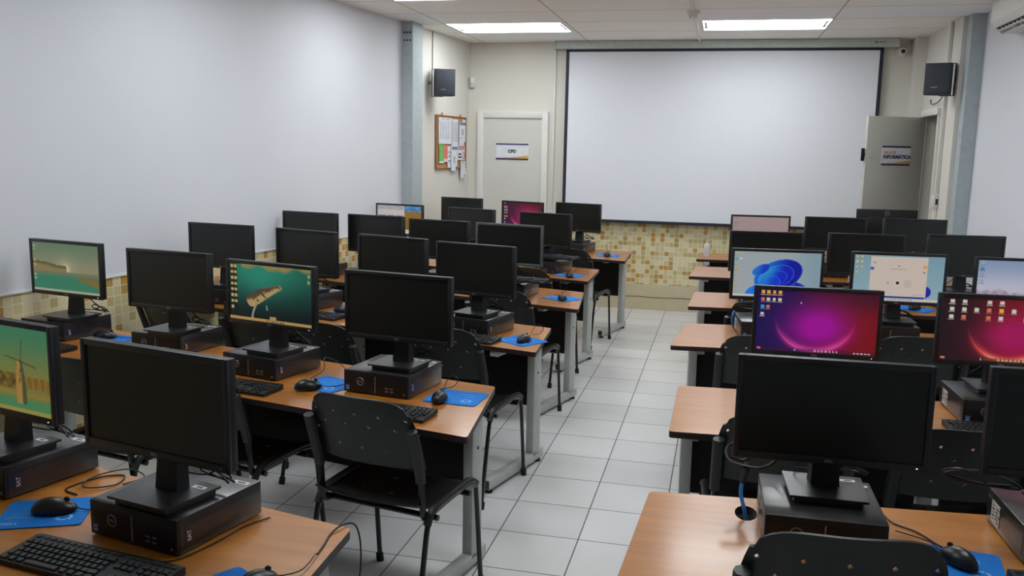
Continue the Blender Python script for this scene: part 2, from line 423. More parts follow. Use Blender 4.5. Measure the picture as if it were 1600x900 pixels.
struct(mb.obj('trim_5', WHITE), 'white frame around the open doorway', 'door frame')

# ------------------------------------------------------------------ projection screen
t = thing('projection_screen', (0, 0, 0), 0, 'large white roll-down projection screen with black border on the end wall', 'projection screen')
mb = MB(); mb.box((-.115, 9.66, 2.832), (3.43, .10, .082), bev=.008); mb.obj('case', SCRC, t)
mb = MB(); mb.box((-1.835, 9.66, 2.832), (.012, .106, .088), bev=.003); mb.box((1.605, 9.66, 2.832), (.012, .106, .088), bev=.003); mb.obj('end_cap', SCRC, t)
mb = MB(); mb.add([(1.37, 9.6085, 2.845), (1.41, 9.6085, 2.845), (1.395, 9.6085, 2.822)], [(0, 1, 2)]); mb.box((1.44, 9.6088, 2.838), (.09, .001, .007)); mb.obj('maker_mark', INK, t)
mb = MB(); mb.box((-.122, 9.655, 1.878), (3.13, .003, 1.80)); mb.obj('fabric', SCRF, t)
mb = MB(); y = 9.653
mb.box((-1.703, y, 1.878), (.035, .004, 1.80)); mb.box((1.459, y, 1.878), (.035, .004, 1.80)); mb.box((-.122, y, 2.778), (3.197, .004, .03)); mb.obj('black_border', SCRK, t)
mb = MB(); mb.box((-.122, 9.654, .968), (3.24, .026, .03), bev=.006); mb.obj('bottom_bar', SCRK, t)
# white pilaster strip behind the screen and its conduit
mb = MB(); mb.box((-1.85, BACK-.011, (CEIL+WTOP)/2), (.022, .022, CEIL-WTOP-.002), bev=.004)
tag(mb.obj('wall_conduit', WHITE), 'slim white conduit running up between the closed door and projection screen', 'conduit')

# ------------------------------------------------------------------ security camera, sensor, detector
t = thing('security_camera', (1.653, BACK-.001, 2.752), 0, 'small white security camera beside the projection screen case', 'camera')
mb = MB()
def lathe_y(mb, prof, mi=0, n=20, c=(0, 0, 0)):
    k0 = len(mb.v); mb.lathe(prof, mi, n)
    for i in range(k0, len(mb.v)): x, y, z = mb.v[i]; mb.v[i] = (x+c[0], -z+c[1], y+c[2])
lathe_y(mb, [(.0, 0), (.052, 0), (.052, .012), (.04, .02), (.04, .055), (.034, .072), (.024, .08), (0, .08)]); mb.obj('body', WHITE, t)
mb = MB(); lathe_y(mb, [(.0, .0805), (.02, .0805), (.019, .084), (.0, .086)]); mb.obj('lens', PCF, t)
mb = MB(); mb.tube(smooth_path([(.03, -.006, .03), (.06, -.006, .075), (.1, -.006, .08), (.115, -.006, .085)]), .004, 0, 6); mb.obj('cable', CABG, t)
t = thing('motion_sensor', (-2.79, 9.715, 2.445), radians(30), 'small white motion sensor in the corner above the closed door', 'sensor')
mb = MB(); mb.box((0, -.022, 0), (.055, .04, .115), bev=.01); mb.obj('body', WHITE, t)
mb = MB(); mb.box((0, -.043, -.02), (.042, .006, .05), bev=.004); mb.obj('sensor_window', STKW, t)
t = thing('smoke_detector', (-.32, 7.70, CEIL), 0, 'small cream detector on the ceiling between the lamps', 'detector')
mb = MB(); mb.lathe([(.052, 0), (.052, -.018), (.035, -.03), (.02, -.034)]); mb.obj('base', CREAM, t)
mb = MB()
for i in range(4): mb.cyl((.026*cos(i*pi/2), .026*sin(i*pi/2), -.03), (.026*cos(i*pi/2), .026*sin(i*pi/2), -.055), .006, 0, 8)
mb.box((0, 0, -.056), (.062, .062, .004), bev=.002); mb.obj('sensing_cage', CREAM, t)
mb = MB(); mb.box((-.32, 8.71, CEIL-.008), (.022, 1.86, .014), bev=.003); mb.box((-.32, 7.0, CEIL-.008), (.022, 1.26, .014), bev=.003)
tag(mb.obj('ceiling_conduit', CREAM), 'thin cream conduit along the ceiling to the detector', 'conduit')

# ------------------------------------------------------------------ ceiling lamps
def make_lamp():
    r = thing('ceiling_lamp', (0, 0, 0), 0, 'x', 'ceiling lamp', 'recessed fluorescent ceiling lamps')
    mb = MB(); h = .10; fx, fy = LWX/2-.002, LWY/2-.002
    mb.box((-fx, 0, h/2), (.012, fy*2, h)); mb.box((fx, 0, h/2), (.012, fy*2, h)); mb.box((0, -fy, h/2), (fx*2, .012, h)); mb.box((0, fy, h/2), (fx*2, .012, h)); mb.box((0, 0, h), (fx*2, fy*2, .008))
    mb.obj('housing', WHITE, r)
    mb = MB(); mb.box((0, 0, .014), (fx*2-.03, fy*2-.03, .012)); mb.obj('diffuser', LAMPM, r)
    for s in (-1, 1):
        mb = MB(); mb.box((s*(fx-.03), -.16, .004), (.03, .05, .008), bev=.003); mb.box((s*(fx-.03), .16, .004), (.03, .05, .008), bev=.003); mb.box((s*(fx-.03), 0, .006), (.02, .36, .004))
        mb.obj('lamp_holder', SILV, r)
    return r
lamp0 = make_lamp()
LLAB = {(-2.09, 8.595): 'lit rectangular ceiling lamp above the closed door', (.285, 8.595): 'lit rectangular ceiling lamp in front of the projection screen case',
        (-2.09, 6.625): 'lit ceiling lamp partly cut by the top of the picture'}
for i, (x, y) in enumerate(LAMPS):
    lab = LLAB.get((x, y), 'lit ceiling lamp over the desks further back in the classroom')
    if i == 0: lamp0.location = (x, y, CEIL); lamp0['label'] = lab
    else: dup(lamp0, (x, y, CEIL), 0, lab)

# ------------------------------------------------------------------ wall speakers
def make_speaker(loc, rz, label, side):
    t = thing('wall_speaker', loc, rz, label, 'speaker', 'wall speakers beside the projection screen')
    mb = MB(); w, h, dpt = .20, .258, .16; b = .03
    mb.prism([(-w/2, -dpt/2), (w/2, -dpt/2), (w/2, dpt/2-.05), (w/2-.05, dpt/2), (-w/2+.05, dpt/2), (-w/2, dpt/2-.05)], -h/2, h/2); mb.obj('cabinet', SPKM, t)
    mb = MB(); mb.box((0, -dpt/2-.006, 0), (w-.012, .012, h-.014), bev=.006); mb.obj('grille', SPKG, t)
    mb = MB(); mb.box((-.02, -dpt/2-.0125, -.07), (.05, .001, .006)); mb.obj('badge', SILV, t)
    mb = MB()
    for z in (-h/2-.004, h/2+.004): mb.box((side*.06, .045, z), (.11, .04, .006))
    mb.box((side*.115, .045, 0), (.006, .04, h+.014)); mb.cyl((side*.118, .045, 0), (side*.15, .045, 0), .014, 0, 10); mb.obj('wall_bracket', INK, t)
    return t
make_speaker((-2.775, 8.66, 2.362), radians(26), 'charcoal box speaker on the wall above the noticeboard', -1)
make_speaker((1.718, 8.28, 2.372), radians(-20), 'charcoal box speaker on the end wall above the open door', 1)
mb = MB(); mb.tube([(wl(8.72)+.012, 8.72, 2.5), (wl(8.72)+.012, 8.72, CEIL-.002)], .004, 0, 6)
tag(mb.obj('speaker_cable', CABLE), 'black cable dropping from the ceiling to the speaker above the noticeboard', 'cable')

# ------------------------------------------------------------------ noticeboard
by0, by1, bz0, bz1 = 8.80, 9.61, 1.497, 2.058
bc = Vector((wl((by0+by1)/2)+.006, (by0+by1)/2, (bz0+bz1)/2)); BWd = (by1-by0)*sqrt(1+WLS*WLS); BHt = bz1-bz0
BM = at(bc.x, bc.y, bc.z, Rz(th)) @ Matrix.Rotation(pi, 4, 'Z') @ Matrix.Identity(4)
# local: +x towards the camera end reversed so that x grows away from the camera, front faces -y
BM = at(bc.x, bc.y, bc.z, Rz(pi/2-ANG_L))
t = thing('noticeboard', (0, 0, 0), 0, 'cork noticeboard in a wooden frame on the cream wall', 'noticeboard'); t.matrix_world = BM
mb = MB(); mb.box((0, -.006, 0), (BWd-.01, .012, BHt-.01)); mb.obj('cork_panel', CORK, t)
mb = MB()
for s in (-1, 1): mb.box((s*(BWd/2-.008), -.01, 0), (.016, .02, BHt), bev=.003); mb.box((0, -.01, s*(BHt/2-.008)), (BWd-.032, .02, .016), bev=.003)
mb.obj('frame', FRAMW, t)
mb = MB()
for x in (-.24, .25): mb.box((x, -.008, BHt/2+.012), (.022, .006, .03), bev=.003)
mb.obj('hanger', FRAMW, t)
def sheet(name, u0, u1, v0, v1, m, label, deco, cat='notice'):
    u0, u1 = .01+u0*.955, .01+u1*.955
    w = (u1-u0)*BWd; h = (v1-v0)*BHt
    sheet.n += 1
    M = BM @ at(((u0+u1)/2-.5)*BWd, -.0215-.0006*sheet.n, (.5-(v0+v1)/2)*BHt)
    t = thing(name, (0, 0, 0), 0, label, cat, 'papers on the noticeboard'); t.matrix_world = M
    mb = MB()
    n = 6; vs = [(-w/2+w*i/n, -.002*sin(pi*i/n)-.0005*k, z) for k in (0, 1) for z in (h/2, -h/2) for i in range(n+1)]
    q = n+1
    for i in range(n):
        mb.add(vs, [(i, i+1, q+i+1, q+i), (2*q+i, 3*q+i, 3*q+i+1, 2*q+i+1)])
    mb.obj('paper', m, t)
    for nm, mm, boxes in deco:
        mb = MB()
        for (x0, x1, z0, z1) in boxes: mb.box(((x0+x1)/2*w-w/2, -.0036, h/2-(z0+z1)/2*h), ((x1-x0)*w, .0008, (z1-z0)*h))
        mb.obj(nm, mm, t)
    return t
sheet.n = 0
tl = [(.12+.2*i, .125+.2*i, .2, .8) for i in range(4)]+[(.08, .9, .14+.06*i, .144+.06*i) for i in range(12)]+[(.2, .4, .05, .07), (.55, .8, .05, .07)]
sheet('notice_sheet', .05, .49, .045, .53, PAPER, 'wide white sheet printed with a table at the top of the noticeboard', [('table_print', INK, tl)])
sheet('notice_sheet', .505, .72, .06, .55, PAPER, 'narrow white sheet of printed lines beside the table sheet on the noticeboard', [('text_print', INK, [(.1, .9, .12+.07*i, .135+.07*i) for i in range(11)])])
sheet('notice_sheet', .75, .985, .055, .55, PAPER, 'white notice with orange corner and blue heading on the noticeboard', [('orange_corner', ORAN, [(0, .45, 0, .09)]), ('blue_heading', INKBL, [(.05, .95, .11, .15), (.05, .95, .17, .21)]), ('text_print', INK, [(.35, .65, .36+.05*i, .385+.05*i) for i in range(5)]+[(.05, .35, .7, .72)]), ('blue_emblem', INKBL, [(.8, 1.1, .86, .9), (.78, .95, .9, 1.0)])])
sheet('notice_strip', .06, .225, .54, .885, GRNP, 'green paper strip pinned low on the noticeboard', [('white_foot', PAPER, [(.0, .9, .9, 1.0)]), ('text_print', INK, [(.6, .95, .1, .12), (.6, .95, .3, .32)])], 'notice')
sheet('notice_strip', .20, .36, .555, .87, REDP, 'salmon paper strip pinned low on the noticeboard', [('pale_foot', PAPER, [(.05, .95, .8, .97)]), ('text_print', REDI, [(.2, .8, .85, .87)])], 'notice')
sheet('notice_strip', .345, .45, .57, .975, PAPER, 'slim white strip with dark bands beside the salmon strip', [('dark_band', INKD, [(.0, .95, .26, .29), (.0, .95, .66, .69), (.4, .6, .4, .54)])], 'notice')
sheet('notice_sheet', .465, .685, .54, 1.035, PAPER, 'white notice with blue heading hanging below the noticeboard middle', [('blue_heading', INKBL, [(.1, .98, .08, .12), (.1, .98, .14, .18)]), ('text_print', INK, [(.35, .6, .46+.05*i, .485+.05*i) for i in range(5)]), ('blue_emblem', INKBL, [(.75, 1.05, .84, .88), (.72, .9, .88, .98)])])
t = sheet('notice_sheet', .69, .955, .545, .83, PAPER, 'white notice with red heading and red circle on the noticeboard', [('red_heading', REDI, [(.02, .98, .06, .12), (.02, .98, .26, .3), (.1, .9, .16, .22)]), ('text_print', INKD, [(.1, .45, .55, .66), (.1, .5, .75, .86)])])
mb = MB(); mb.tube([(.06+.028*cos(a*pi/10), -.004, -.028+.036*sin(a*pi/10)) for a in range(20)], .003, 0, 5, closed=True); mb.obj('red_circle', REDI, t)
sheet('notice_tag', .80, .985, .85, 1.185, PAPER, 'small white tag hanging from the lower corner of the noticeboard', [('text_print', INKD, [(.3, .7, .08, .11), (.65, .8, .82, .9)])], 'notice')

# ------------------------------------------------------------------ air conditioner, conduit, switch box
t = thing('air_conditioner', (RW-.003, 6.72, 2.60), 0, 'white split air conditioner high on the bluish white wall', 'air conditioner')
mb = MB(); prof = [(0, .0), (-.10, .0), (-.165, .035), (-.2, .08), (-.2, .2), (-.18, .265), (-.14, .27), (0, .27)]
y0, y1 = -.42, .42; k = len(prof)
mb.add([(x, y0, z) for x, z in prof]+[(x, y1, z) for x, z in prof], [tuple(range(k)), tuple(range(2*k-1, k-1, -1))]+[(i, i+k, (i+1) % k+k, (i+1) % k) for i in range(k)]); mb.obj('body', WHITE, t)
mb = MB()
for a, b in (((-.105, -.004), (-.168, .03)),):
    mb.add([(a[0], -.37, a[1]), (b[0]-.004, -.37, b[1]), (b[0]-.004, .37, b[1]), (a[0], .37, a[1]), (a[0]+.003, -.37, a[1]+.006), (b[0], -.37, b[1]+.006), (b[0], .37, b[1]+.006), (a[0]+.003, .37, a[1]+.006)], [(0, 1, 2, 3), (7, 6, 5, 4), (0, 4, 5, 1), (1, 5, 6, 2), (2, 6, 7, 3), (3, 7, 4, 0)])
mb.obj('air_outlet', INKD, t)
for dz in (.0, .022):
    mb = MB(); mb.box((-.125-dz*1.4, 0, -.012+dz), (.03, .75, .005), bev=.002)
    for q in range(9): mb.box((-.135-dz, -.34+q*.085, .002+dz*.6), (.03, .004, .02))
    mb.obj('louvre', WHITE, t)
mb = MB(); mb.box((RW2-.016, 8.53, (CEIL+1.40)/2), (.03, .045, CEIL-1.41), bev=.004); mb.box((RW2-.016, 8.53, .63), (.03, .045, 1.25), bev=.004)
tag(mb.obj('cable_duct', CREAM), 'cream cable duct running down beside the open doorway', 'duct')
t = thing('switch_box', (RW2, 8.53, 1.335), 0, 'cream surface switch box on the duct beside the doorway', 'switch')
mb = MB(); mb.box((-.022, 0, 0), (.042, .075, .115), bev=.005); mb.obj('box', CREAM, t)
mb = MB(); mb.box((-.046, 0, .0), (.008, .022, .04), bev=.002); mb.obj('rocker', WHITE, t)
mb = MB(); mb.box((-.015, -.039, 0), (.02, .006, .05), bev=.002); mb.obj('socket', INKD, t)
mb = MB(); mb.tube(smooth_path([(RW2-.03, 8.50, 2.28), (RW2-.03, 8.66, 2.22), (RW2-.03, 8.85, 2.20), (RW2-.03, 9.0, 2.21), (RW2-.03, 9.02, 2.25)]), .005, 0, 6)
tag(mb.obj('loose_cable', CABLE), 'loose grey cable sagging above the open doorway', 'cable')

# ------------------------------------------------------------------ desks
def lerp(a, b, f): return (a[0]+(b[0]-a[0])*f, a[1]+(b[1]-a[1])*f)
def make_desk(end_far, end_near, deg, side, label, hole=None, xr=1.80):
    """side -1: runs from the aisle to the left wall; +1: to the right wall. end_*: aisle-end corners."""
    t = thing('computer_desk', (end_far[0], end_far[1], 0), 0, label, 'desk', 'long computer desks')
    ox, oy = end_far
    tn = math.tan(radians(deg))
    def out(p):      # other end of the edge that starts at p
        if side < 0:
            # x = wl(y)+.02 and y = p.y + (x-p.x)*tn
            x = p[0]
            for _ in range(30): x = wl(p[1]+(x-p[0])*tn)+.025
            return (x, p[1]+(x-p[0])*tn)
        return (xr, p[1]+(xr-p[0])*tn)
    F, Nn = end_far, end_near; FO, NO = out(F), out(Nn)
    poly = [F, Nn, NO, FO] if side < 0 else [F, FO, NO, Nn]
    c = 0.018
    def rnd(poly, ids):
        res = []
        for i, p in enumerate(poly):
            if i in ids:
                a, b = Vector(poly[i-1]), Vector(poly[(i+1) % 4]); P = Vector(p)
                da, db = (a-P).normalized(), (b-P).normalized()
                for k in range(5):
                    s = k/4; q = P+da*c*(1-s)**2+db*c*s**2; res.append((q.x, q.y))
            else: res.append(p)
        return res
    ids = (0, 1) if side < 0 else (0, 3)
    pl = [(x-ox, y-oy) for x, y in rnd(poly, ids)]
    hl = [(x-ox, y-oy) for x, y in hole] if hole else None
    mb = MB(); mb.prism(pl, .727, .7505, 0, hl, 1); mb.obj('tabletop', [WOOD, EDGE], t)
    a = atan2(tn, 1); M0 = Rz(a)
    L = abs(FO[0]-F[0])/cos(a); sgn = -1 if side < 0 else 1
    # leg frames: post + foot + glides, set in local desk axes
    dep = (Vector(F)-Vector(Nn)).length
    for k, f in enumerate((.04, L*.5, L-.10)):
        off = sgn*f
        mb = MB()
        mb.box((off, -.115, .3875), (.045, .085, .675), 0, M0, .004)
        mb.box((off, -.33, .048), (.045, .60, .05), 0, M0, .002)
        mb.box((off, -.6302, .048), (.037, .002, .042), 1, M0)
        mb.box((off, -.32, .712), (.045, .50, .028), 0, M0, .002)
        mb.cyl(M0 @ Vector((off+.0228, -.115, .52)), M0 @ Vector((off+.0245, -.115, .52)), .007, 1, 8)
        lf = mb.obj('leg_frame', [STEEL, INKD], t)
        for yy in (-.60, -.06):
            g = MB(); p0 = M0 @ Vector((off, yy, .0)); g.cyl(p0, p0+Vector((0, 0, .012)), .02, 0, 12); g.cyl(p0+Vector((0, 0, .012)), p0+Vector((0, 0, .024)), .008, 0, 8)
            g.obj('foot_glide', RUBBER, lf)
    mb = MB()
    q = L/2
    for s in (0, 1):
        x0 = sgn*(s*q+.066); x1 = sgn*((s+1)*q-.03 if s == 0 else L-.13)
        mb.box(((x0+x1)/2, -.10, .52), (abs(x1-x0), .016, .39), 0, M0)
    mb.obj('modesty_panel', BLACKP, t)
    for f in (.30, L*.5+.3):
        mb = MB(); xx = sgn*f
        pr = [(xx-.02, -.13, .726), (xx-.02, -.30, .726), (xx-.02, -.13, .66), (xx+.02, -.13, .726), (xx+.02, -.30, .726), (xx+.02, -.13, .66)]
        mb.add([tuple(M0 @ Vector(p)) for p in pr], [(0, 1, 2), (5, 4, 3), (0, 3, 4, 1), (1, 4, 5, 2), (2, 5, 3, 0)]); mb.obj('bracket', STEEL, t)
    return t
ORD = {1: 'sixth', 2: 'fifth', 3: 'fourth', 4: 'third', 5: 'second', 6: 'first'}
LD = {1: ((-.88, 2.00), (-.845, 1.36), -12), 2: ((-.87, 3.44), (-.80, 2.78), -12.5), 3: ((-.88, 4.71), (-.84, 4.10), -15), 4: ((-.90, 6.01), (-.83, 5.33), -16), 5: ((-.96, 7.23), (-.95, 6.52), -17), 6: ((-.84, 8.64), (-.82, 7.88), -15)}
RD = {1: ((-.16, 2.47), (-.19, 1.905), 5.5), 2: ((-.14, 3.69), (-.14, 3.05), 4), 3: ((-.17, 5.11), (-.22, 4.47), 6), 4: ((-.16, 6.31), (-.18, 5.68), 6.5), 5: ((-.19, 7.77), (-.23, 7.1), 5), 6: ((-.19, 8.85), (-.21, 8.30), 4)}
hole = [(.108+.030*cos(i*pi/8), 2.385+.052*sin(i*pi/8)) for i in range(16)]
for r, (f, n, a) in LD.items(): make_desk(f, n, a, -1, f'long beech laminate desk, {ORD[r]} row from the projection screen, noticeboard side of the aisle')
for r, (f, n, a) in RD.items(): make_desk(f, n, a, 1, f'long beech laminate desk, {ORD[r]} row from the projection screen, open-door side of the aisle', hole if r == 1 else None, 1.80 if r < 6 else 1.72)

# ------------------------------------------------------------------ computers
TOPZ = .7510
def ring(c, r, n=24, z=0): return [(c[0]+r*cos(2*pi*i/n), z, c[1]+r*sin(2*pi*i/n)) for i in range(n)]
def maker_badge(mb, r, M, mi=0, sc=1.0):
    mb2 = MB(); mb2.tube(ring((0, 0), r), r*.11, 0, 6, closed=True)
    mb.add([tuple(M @ Vector(v)) for v in mb2.v], mb2.f, mi, True)
    text_mb(mb, 'DELL', r*.62, M @ at(0, 0, 0, FRONT), mi, .0006, r*.02)
def make_pc():
    t = thing('desktop_computer', (0, 0, 0), 0, 'x', 'computer', 'small black desktop computers under the monitors')
    mb = MB(); mb.box((0, .004, .0475), (.29, .284, .089), bev=.003)
    for x in (-.12, .12):
        for y in (-.11, .11): mb.cyl((x, y, 0), (x, y, .004), .009, 1, 8)
    mb.obj('case', [PCB, RUBBER], t)
    mb = MB()
    for s in (-1, 1):
        mb = MB(); mb.box((s*.1452, .01, .07), (.0012, .262, .0015)); mb.box((s*.1452, -.1205, .045), (.001, .0015, .05)); mb.obj('side_seam', PCF, t)
    mb = MB(); mb.box((-.1455, .075, .042), (.0008, .062, .058))
    for q in range(5): mb.box((-.1459, .058+(q%2)*.006, .022+q*.009), (.0006, .018+.006*(q%3), .004), 1); mb.box((-.1459, .09, .024+q*.009), (.0006, .016, .0045 if q%2 else .002), 1)
    mb.obj('side_label', [STKW, INKD], t)
    fp = MB(); fp.box((0, -.1415, .0475), (.288, .010, .0885), bev=.003)
    fpo = fp.obj('front_panel', PCF, t)
    mb = MB()
    for i in range(46):
        x = -.134+i*.0059
        mb.add([(x, -.1470, .078), (x+.0026, -.1470, .078), (x+.0056, -.1470, .088), (x+.003, -.1470, .088)], [(0, 1, 2, 3)])
    for i in range(30): mb.box((-.132+i*.0042, -.1468, .04), (.0012, .0006, .064))
    mb.obj('vent_slots', PCB, fpo)
    mb = MB(); maker_badge(mb, .0145, at(-.068, -.1475, .050)); mb.obj('badge', SILV, fpo)
    mb = MB(); mb.box((-.001, -.1472, .043), (.004, .0012, .066)); mb.obj('drive_trim', SILV, fpo)
    mb = MB()
    for i in range(2):
        for j in range(2): mb.box((.05+i*.022, -.1470, .022+j*.012), (.013, .0008, .005))
    mb.obj('ports', INK, fpo)
    mb = MB(); mb.cyl((.128, -.1466, .018), (.128, -.1482, .018), .0035, 0, 10); mb.obj('power_button', SILV, fpo)
    mb = MB(); mb.box((-.126, -.1470, .022), (.017, .0008, .022)); mb.obj('processor_sticker', STKB, fpo)
    mb = MB(); text_mb(mb, 'intel', .0075, at(-.126, -.1475, .026, FRONT)); mb.box((-.126, -.1474, .017), (.012, .0005, .003)); mb.obj('sticker_print', STKW, fpo)
    mb = MB(); mb.box((.11, .11, .0924), (.05, .017, .0006), 0, Rz(0)); mb.box((.112, .11, .0929), (.026, .006, .0004), 1); mb.obj('asset_sticker', [STKW, INKD], t)
    mb = MB(); M = at(.1455, -.108, .042) @ Rz(pi/2) @ FRONT @ Matrix.Rotation(pi/2, 4, 'Z')
    text_mb(mb, 'SAT', .016, M, 0, .0008, .0002); mb.obj('side_sticker', INK if 0 else STKW, t)
    mb = MB()
    for i in range(3): mb.box((-.08+i*.06, .147, .05), (.035, .003, .05))
    mb.obj('rear_ports', SILV, t)
    return t
def make_monitor():
    """Origin: underside centre of the stand base; screen faces -y."""
    t = thing('computer_monitor', (0, 0, 0), 0, 'x', 'monitor', 'black desktop monitors')
    W, Hh, z0 = .48, .275, .112; zc = z0+Hh/2; bz = .0155
    mb = MB(); mb.box((0, .0, zc), (W-.002, .024, Hh-.002), bev=.004); mb.box((0, .022, zc-.01), (.34, .026, .2), bev=.012); mb.box((0, .034, zc-.02), (.14, .02, .13), bev=.008); mb.obj('housing', HOUS, t)
    mb = MB(); y = -.0145
    for s in (-1, 1): mb.box((s*(W/2-bz/2), y, zc), (bz, .009, Hh), bev=.002)
    mb.box((0, y, z0+Hh-bz/2), (W-2*bz+.002, .009, bz), bev=.002); mb.box((0, y, z0+.0095), (W-2*bz+.002, .009, .019), bev=.002)
    mb.obj('bezel', BEZ, t)
    mb = MB(); text_mb(mb, 'DELL', .010, at(0, y-.0047, z0+.0095, FRONT), 0, .0006, .0003); mb.obj('badge', SILV, t)
    mb = MB(); mb.box((0, -.0125, zc+.0018), (W-2*bz+.001, .003, Hh-bz-.019+.001)); mb.obj('screen', LCD, t)
    mb = MB(); mb.box((.212, y-.0047, z0+.0095), (.004, .001, .0025)); mb.obj('power_light', SILV, t)
    mb = MB(); mb.add([(-.036, .012, .012), (.036, .012, .012), (.042, .05, .012), (-.042, .05, .012), (-.03, .03, .20), (.03, .03, .20), (.034, .052, .20), (-.034, .052, .20)],
                      [(0, 1, 2, 3), (7, 6, 5, 4), (0, 4, 5, 1), (1, 5, 6, 2), (2, 6, 7, 3), (3, 7, 4, 0)]); mb.obj('stand_neck', HOUS, t)
    mb = MB()
    mb.prism([(-.095, -.082), (.095, -.082), (.102, .095), (-.102, .095)], .0155, .022); mb.prism([(-.084, -.068), (.084, -.068), (.09, .088), (-.09, .088)], .0, .016); sb = mb.obj('stand_base', STAND, t)
    mb = MB(); mb.box((.062, .062, .0223), (.04, .016, .0006), 0); mb.box((.064, .062, .0228), (.02, .006, .0004), 1); mb.obj('asset_sticker', [STKW, INKD], sb)
    return t
def add_cables(t, v, lift=.022):
    """Loose cable coils behind the stand, resting on the computer."""
    rnd = random.Random(v)
    mb = MB()
    mb.tube(smooth_path([(.015, .05, .16), (.02, .075, .12), (.045, .105, .07), (.085, .112, .045), (.115, .105, .03), (.10, .118, .028), (.05, .12, .034), (.02, .112, .045), (.045, .108, .06), (.095, .115, .04), (.125, .12, .027)], 5), .003, 0, 6)
    mb.tube(smooth_path([(-.015, .05, .15), (-.03, .08, .08), (-.07, .105, .035), (-.03, .115, .028), (.03, .118, .032), (.07, .122, .05), (.11, .124, .036), (.08, .126, .028), (.02, .124, .03)], 5), .0026, 0, 6)
    return mb
def make_keyboard():
    t = thing('keyboard', (0, 0, 0), 0, 'x', 'keyboard', 'black keyboards')
    w, dp = .442, .127
    mb = MB(); prof = [(-dp/2, .002), (-dp/2, .012), (-dp/2+.006, .0135), (dp/2-.012, .0225), (dp/2, .021), (dp/2, .002)]; k = len(prof)
    mb.add([(-w/2, y, z) for y, z in prof]+[(w/2, y, z) for y, z in prof], [tuple(range(k)), tuple(range(2*k-1, k-1, -1))]+[(i, i+k, (i+1) % k+k, (i+1) % k) for i in range(k)])
    for x in (-.18, .18):
        for y in (-.05, .05): mb.box((x, y, .001), (.03, .012, .003))
    mb.obj('body', KEYB, t)
    def zt(y): return .0135+(y+dp/2-.006)/(dp-.018)*.009
    tilt = Matrix.Rotation(math.atan(.009/(dp-.018)), 4, 'X')
    mb = MB(); mf = MB(); u = .0186
    def key(mb, x, y, wx=1.0, wy=1.0, hh=.0085):
        a, b = .0078*wx+(wx-1)*.0015, .0078*wy+(wy-1)*.0015; q = .0016
        vs = [(-a, -b, 0), (a, -b, 0), (a, b, 0), (-a, b, 0), (-a+q, -b+q, hh), (a-q, -b+q, hh), (a-q, b-q, hh), (-a+q, b-q, hh)]
        mb.add(vs, [(4, 5, 6, 7), (0, 1, 5, 4), (1, 2, 6, 5), (2, 3, 7, 6), (3, 0, 4, 7)], 0, False, at(x, y, zt(y)-.0035, tilt))
    rows = [(.046, .5), (.0225, .55), (.004, .55), (-.0145, .55), (-.033, .55), (-.0515, .55)]
    x0 = -w/2+.017
    for i in range(13): key(mf, x0+i*.0208+(.004 if i else 0), rows[0][0], .95, .7, .006)
    for r in range(1, 5):
        n = 15 if r == 1 else (14 if r < 4 else 13)
        st = (0, 0, .009, .013, .004)[r]
        for i in range(n-1 if r == 1 else n): key(mb, x0+st+i*u, rows[r][0])
        if r == 1: key(mb, x0+13.45*u, rows[1][0], 1.6)
        if r == 4: key(mb, x0+13.4*u, rows[4][0], 1.7)
    for x, q in ((x0+.003, 1.3), (x0+.028, 1.1), (x0+.052, 1.1)): key(mb, x, rows[5][0], q)
    key(mb, x0+.117, rows[5][0], 5.4)
    for x in (.182, .206, .230, .256): key(mb, x0+x, rows[5][0], 1.1)
    xa = x0+.287
    for i in range(3):
        key(mf, xa+i*u, rows[0][0], 1, .7, .006)
        for r in (1, 2): key(mb, xa+i*u, rows[r][0])
        key(mb, xa+i*u, rows[5][0])
    key(mb, xa+u, rows[4][0])
    xn = x0+.353
    for i in range(4):
        key(mf, xn+i*u, rows[0][0], 1, .7, .006)
        for r in range(1, 6):
            if i == 3 and r > 3: continue
            if r == 5 and i == 1: continue
            key(mb, xn+i*u, rows[r][0])
    mb.obj('keys', KEYC, t); mf.obj('function_keys', KEYC, t)
    return t
def make_mouse(v):
    t = thing('computer_mouse', (0, 0, 0), 0, 'x', 'mouse', 'black computer mice')
    bm = bmesh.new(); bmesh.ops.create_uvsphere(bm, u_segments=24, v_segments=14, radius=1)
    for q in bm.verts:
        x, y, z = q.co
        wx = .031*(1+.08*y-.10*abs(y)**3); hz = .036*(1-.18*y-.12*y*y) if z > 0 else .006
        q.co = Vector((x*wx, y*.057, .007+z*hz*(1-.12*abs(x)) if z > 0 else .007+z*.006))
    mb = MB(); mb.bm(bm, 0, True); mb.obj('body', MOUS, t)
    mb = MB(); mb.tube([(-.0028+.0056*i, .031, .0335) for i in (0, 1)], .0075, 0, 14); mb.obj('wheel', RUBBER, t)
    mb = MB()
    if v == 0:
        path = [(0, .056, .008), (.004, .075, .004), (.012, .11, .0035), (-.005, .15, .0035), (-.03, .19, .0035)]
    elif v == 1:
        path = [(0, .056, .008), (.0, .07, .03), (-.02, .085, .085), (-.01, .10, .115), (.02, .10, .10), (.02, .11, .05), (-.02, .13, .012), (-.06, .16, .0035)]
    else:
        path = [(0, .056, .008), (-.002, .075, .02), (.006, .10, .055), (.02, .125, .07), (.045, .13, .055), (.02, .145, .02), (-.03, .16, .004)]
    mb.tube(smooth_path(path, 6), .0016, 0, 6); mb.obj('cable', CABLE, t)
    return t
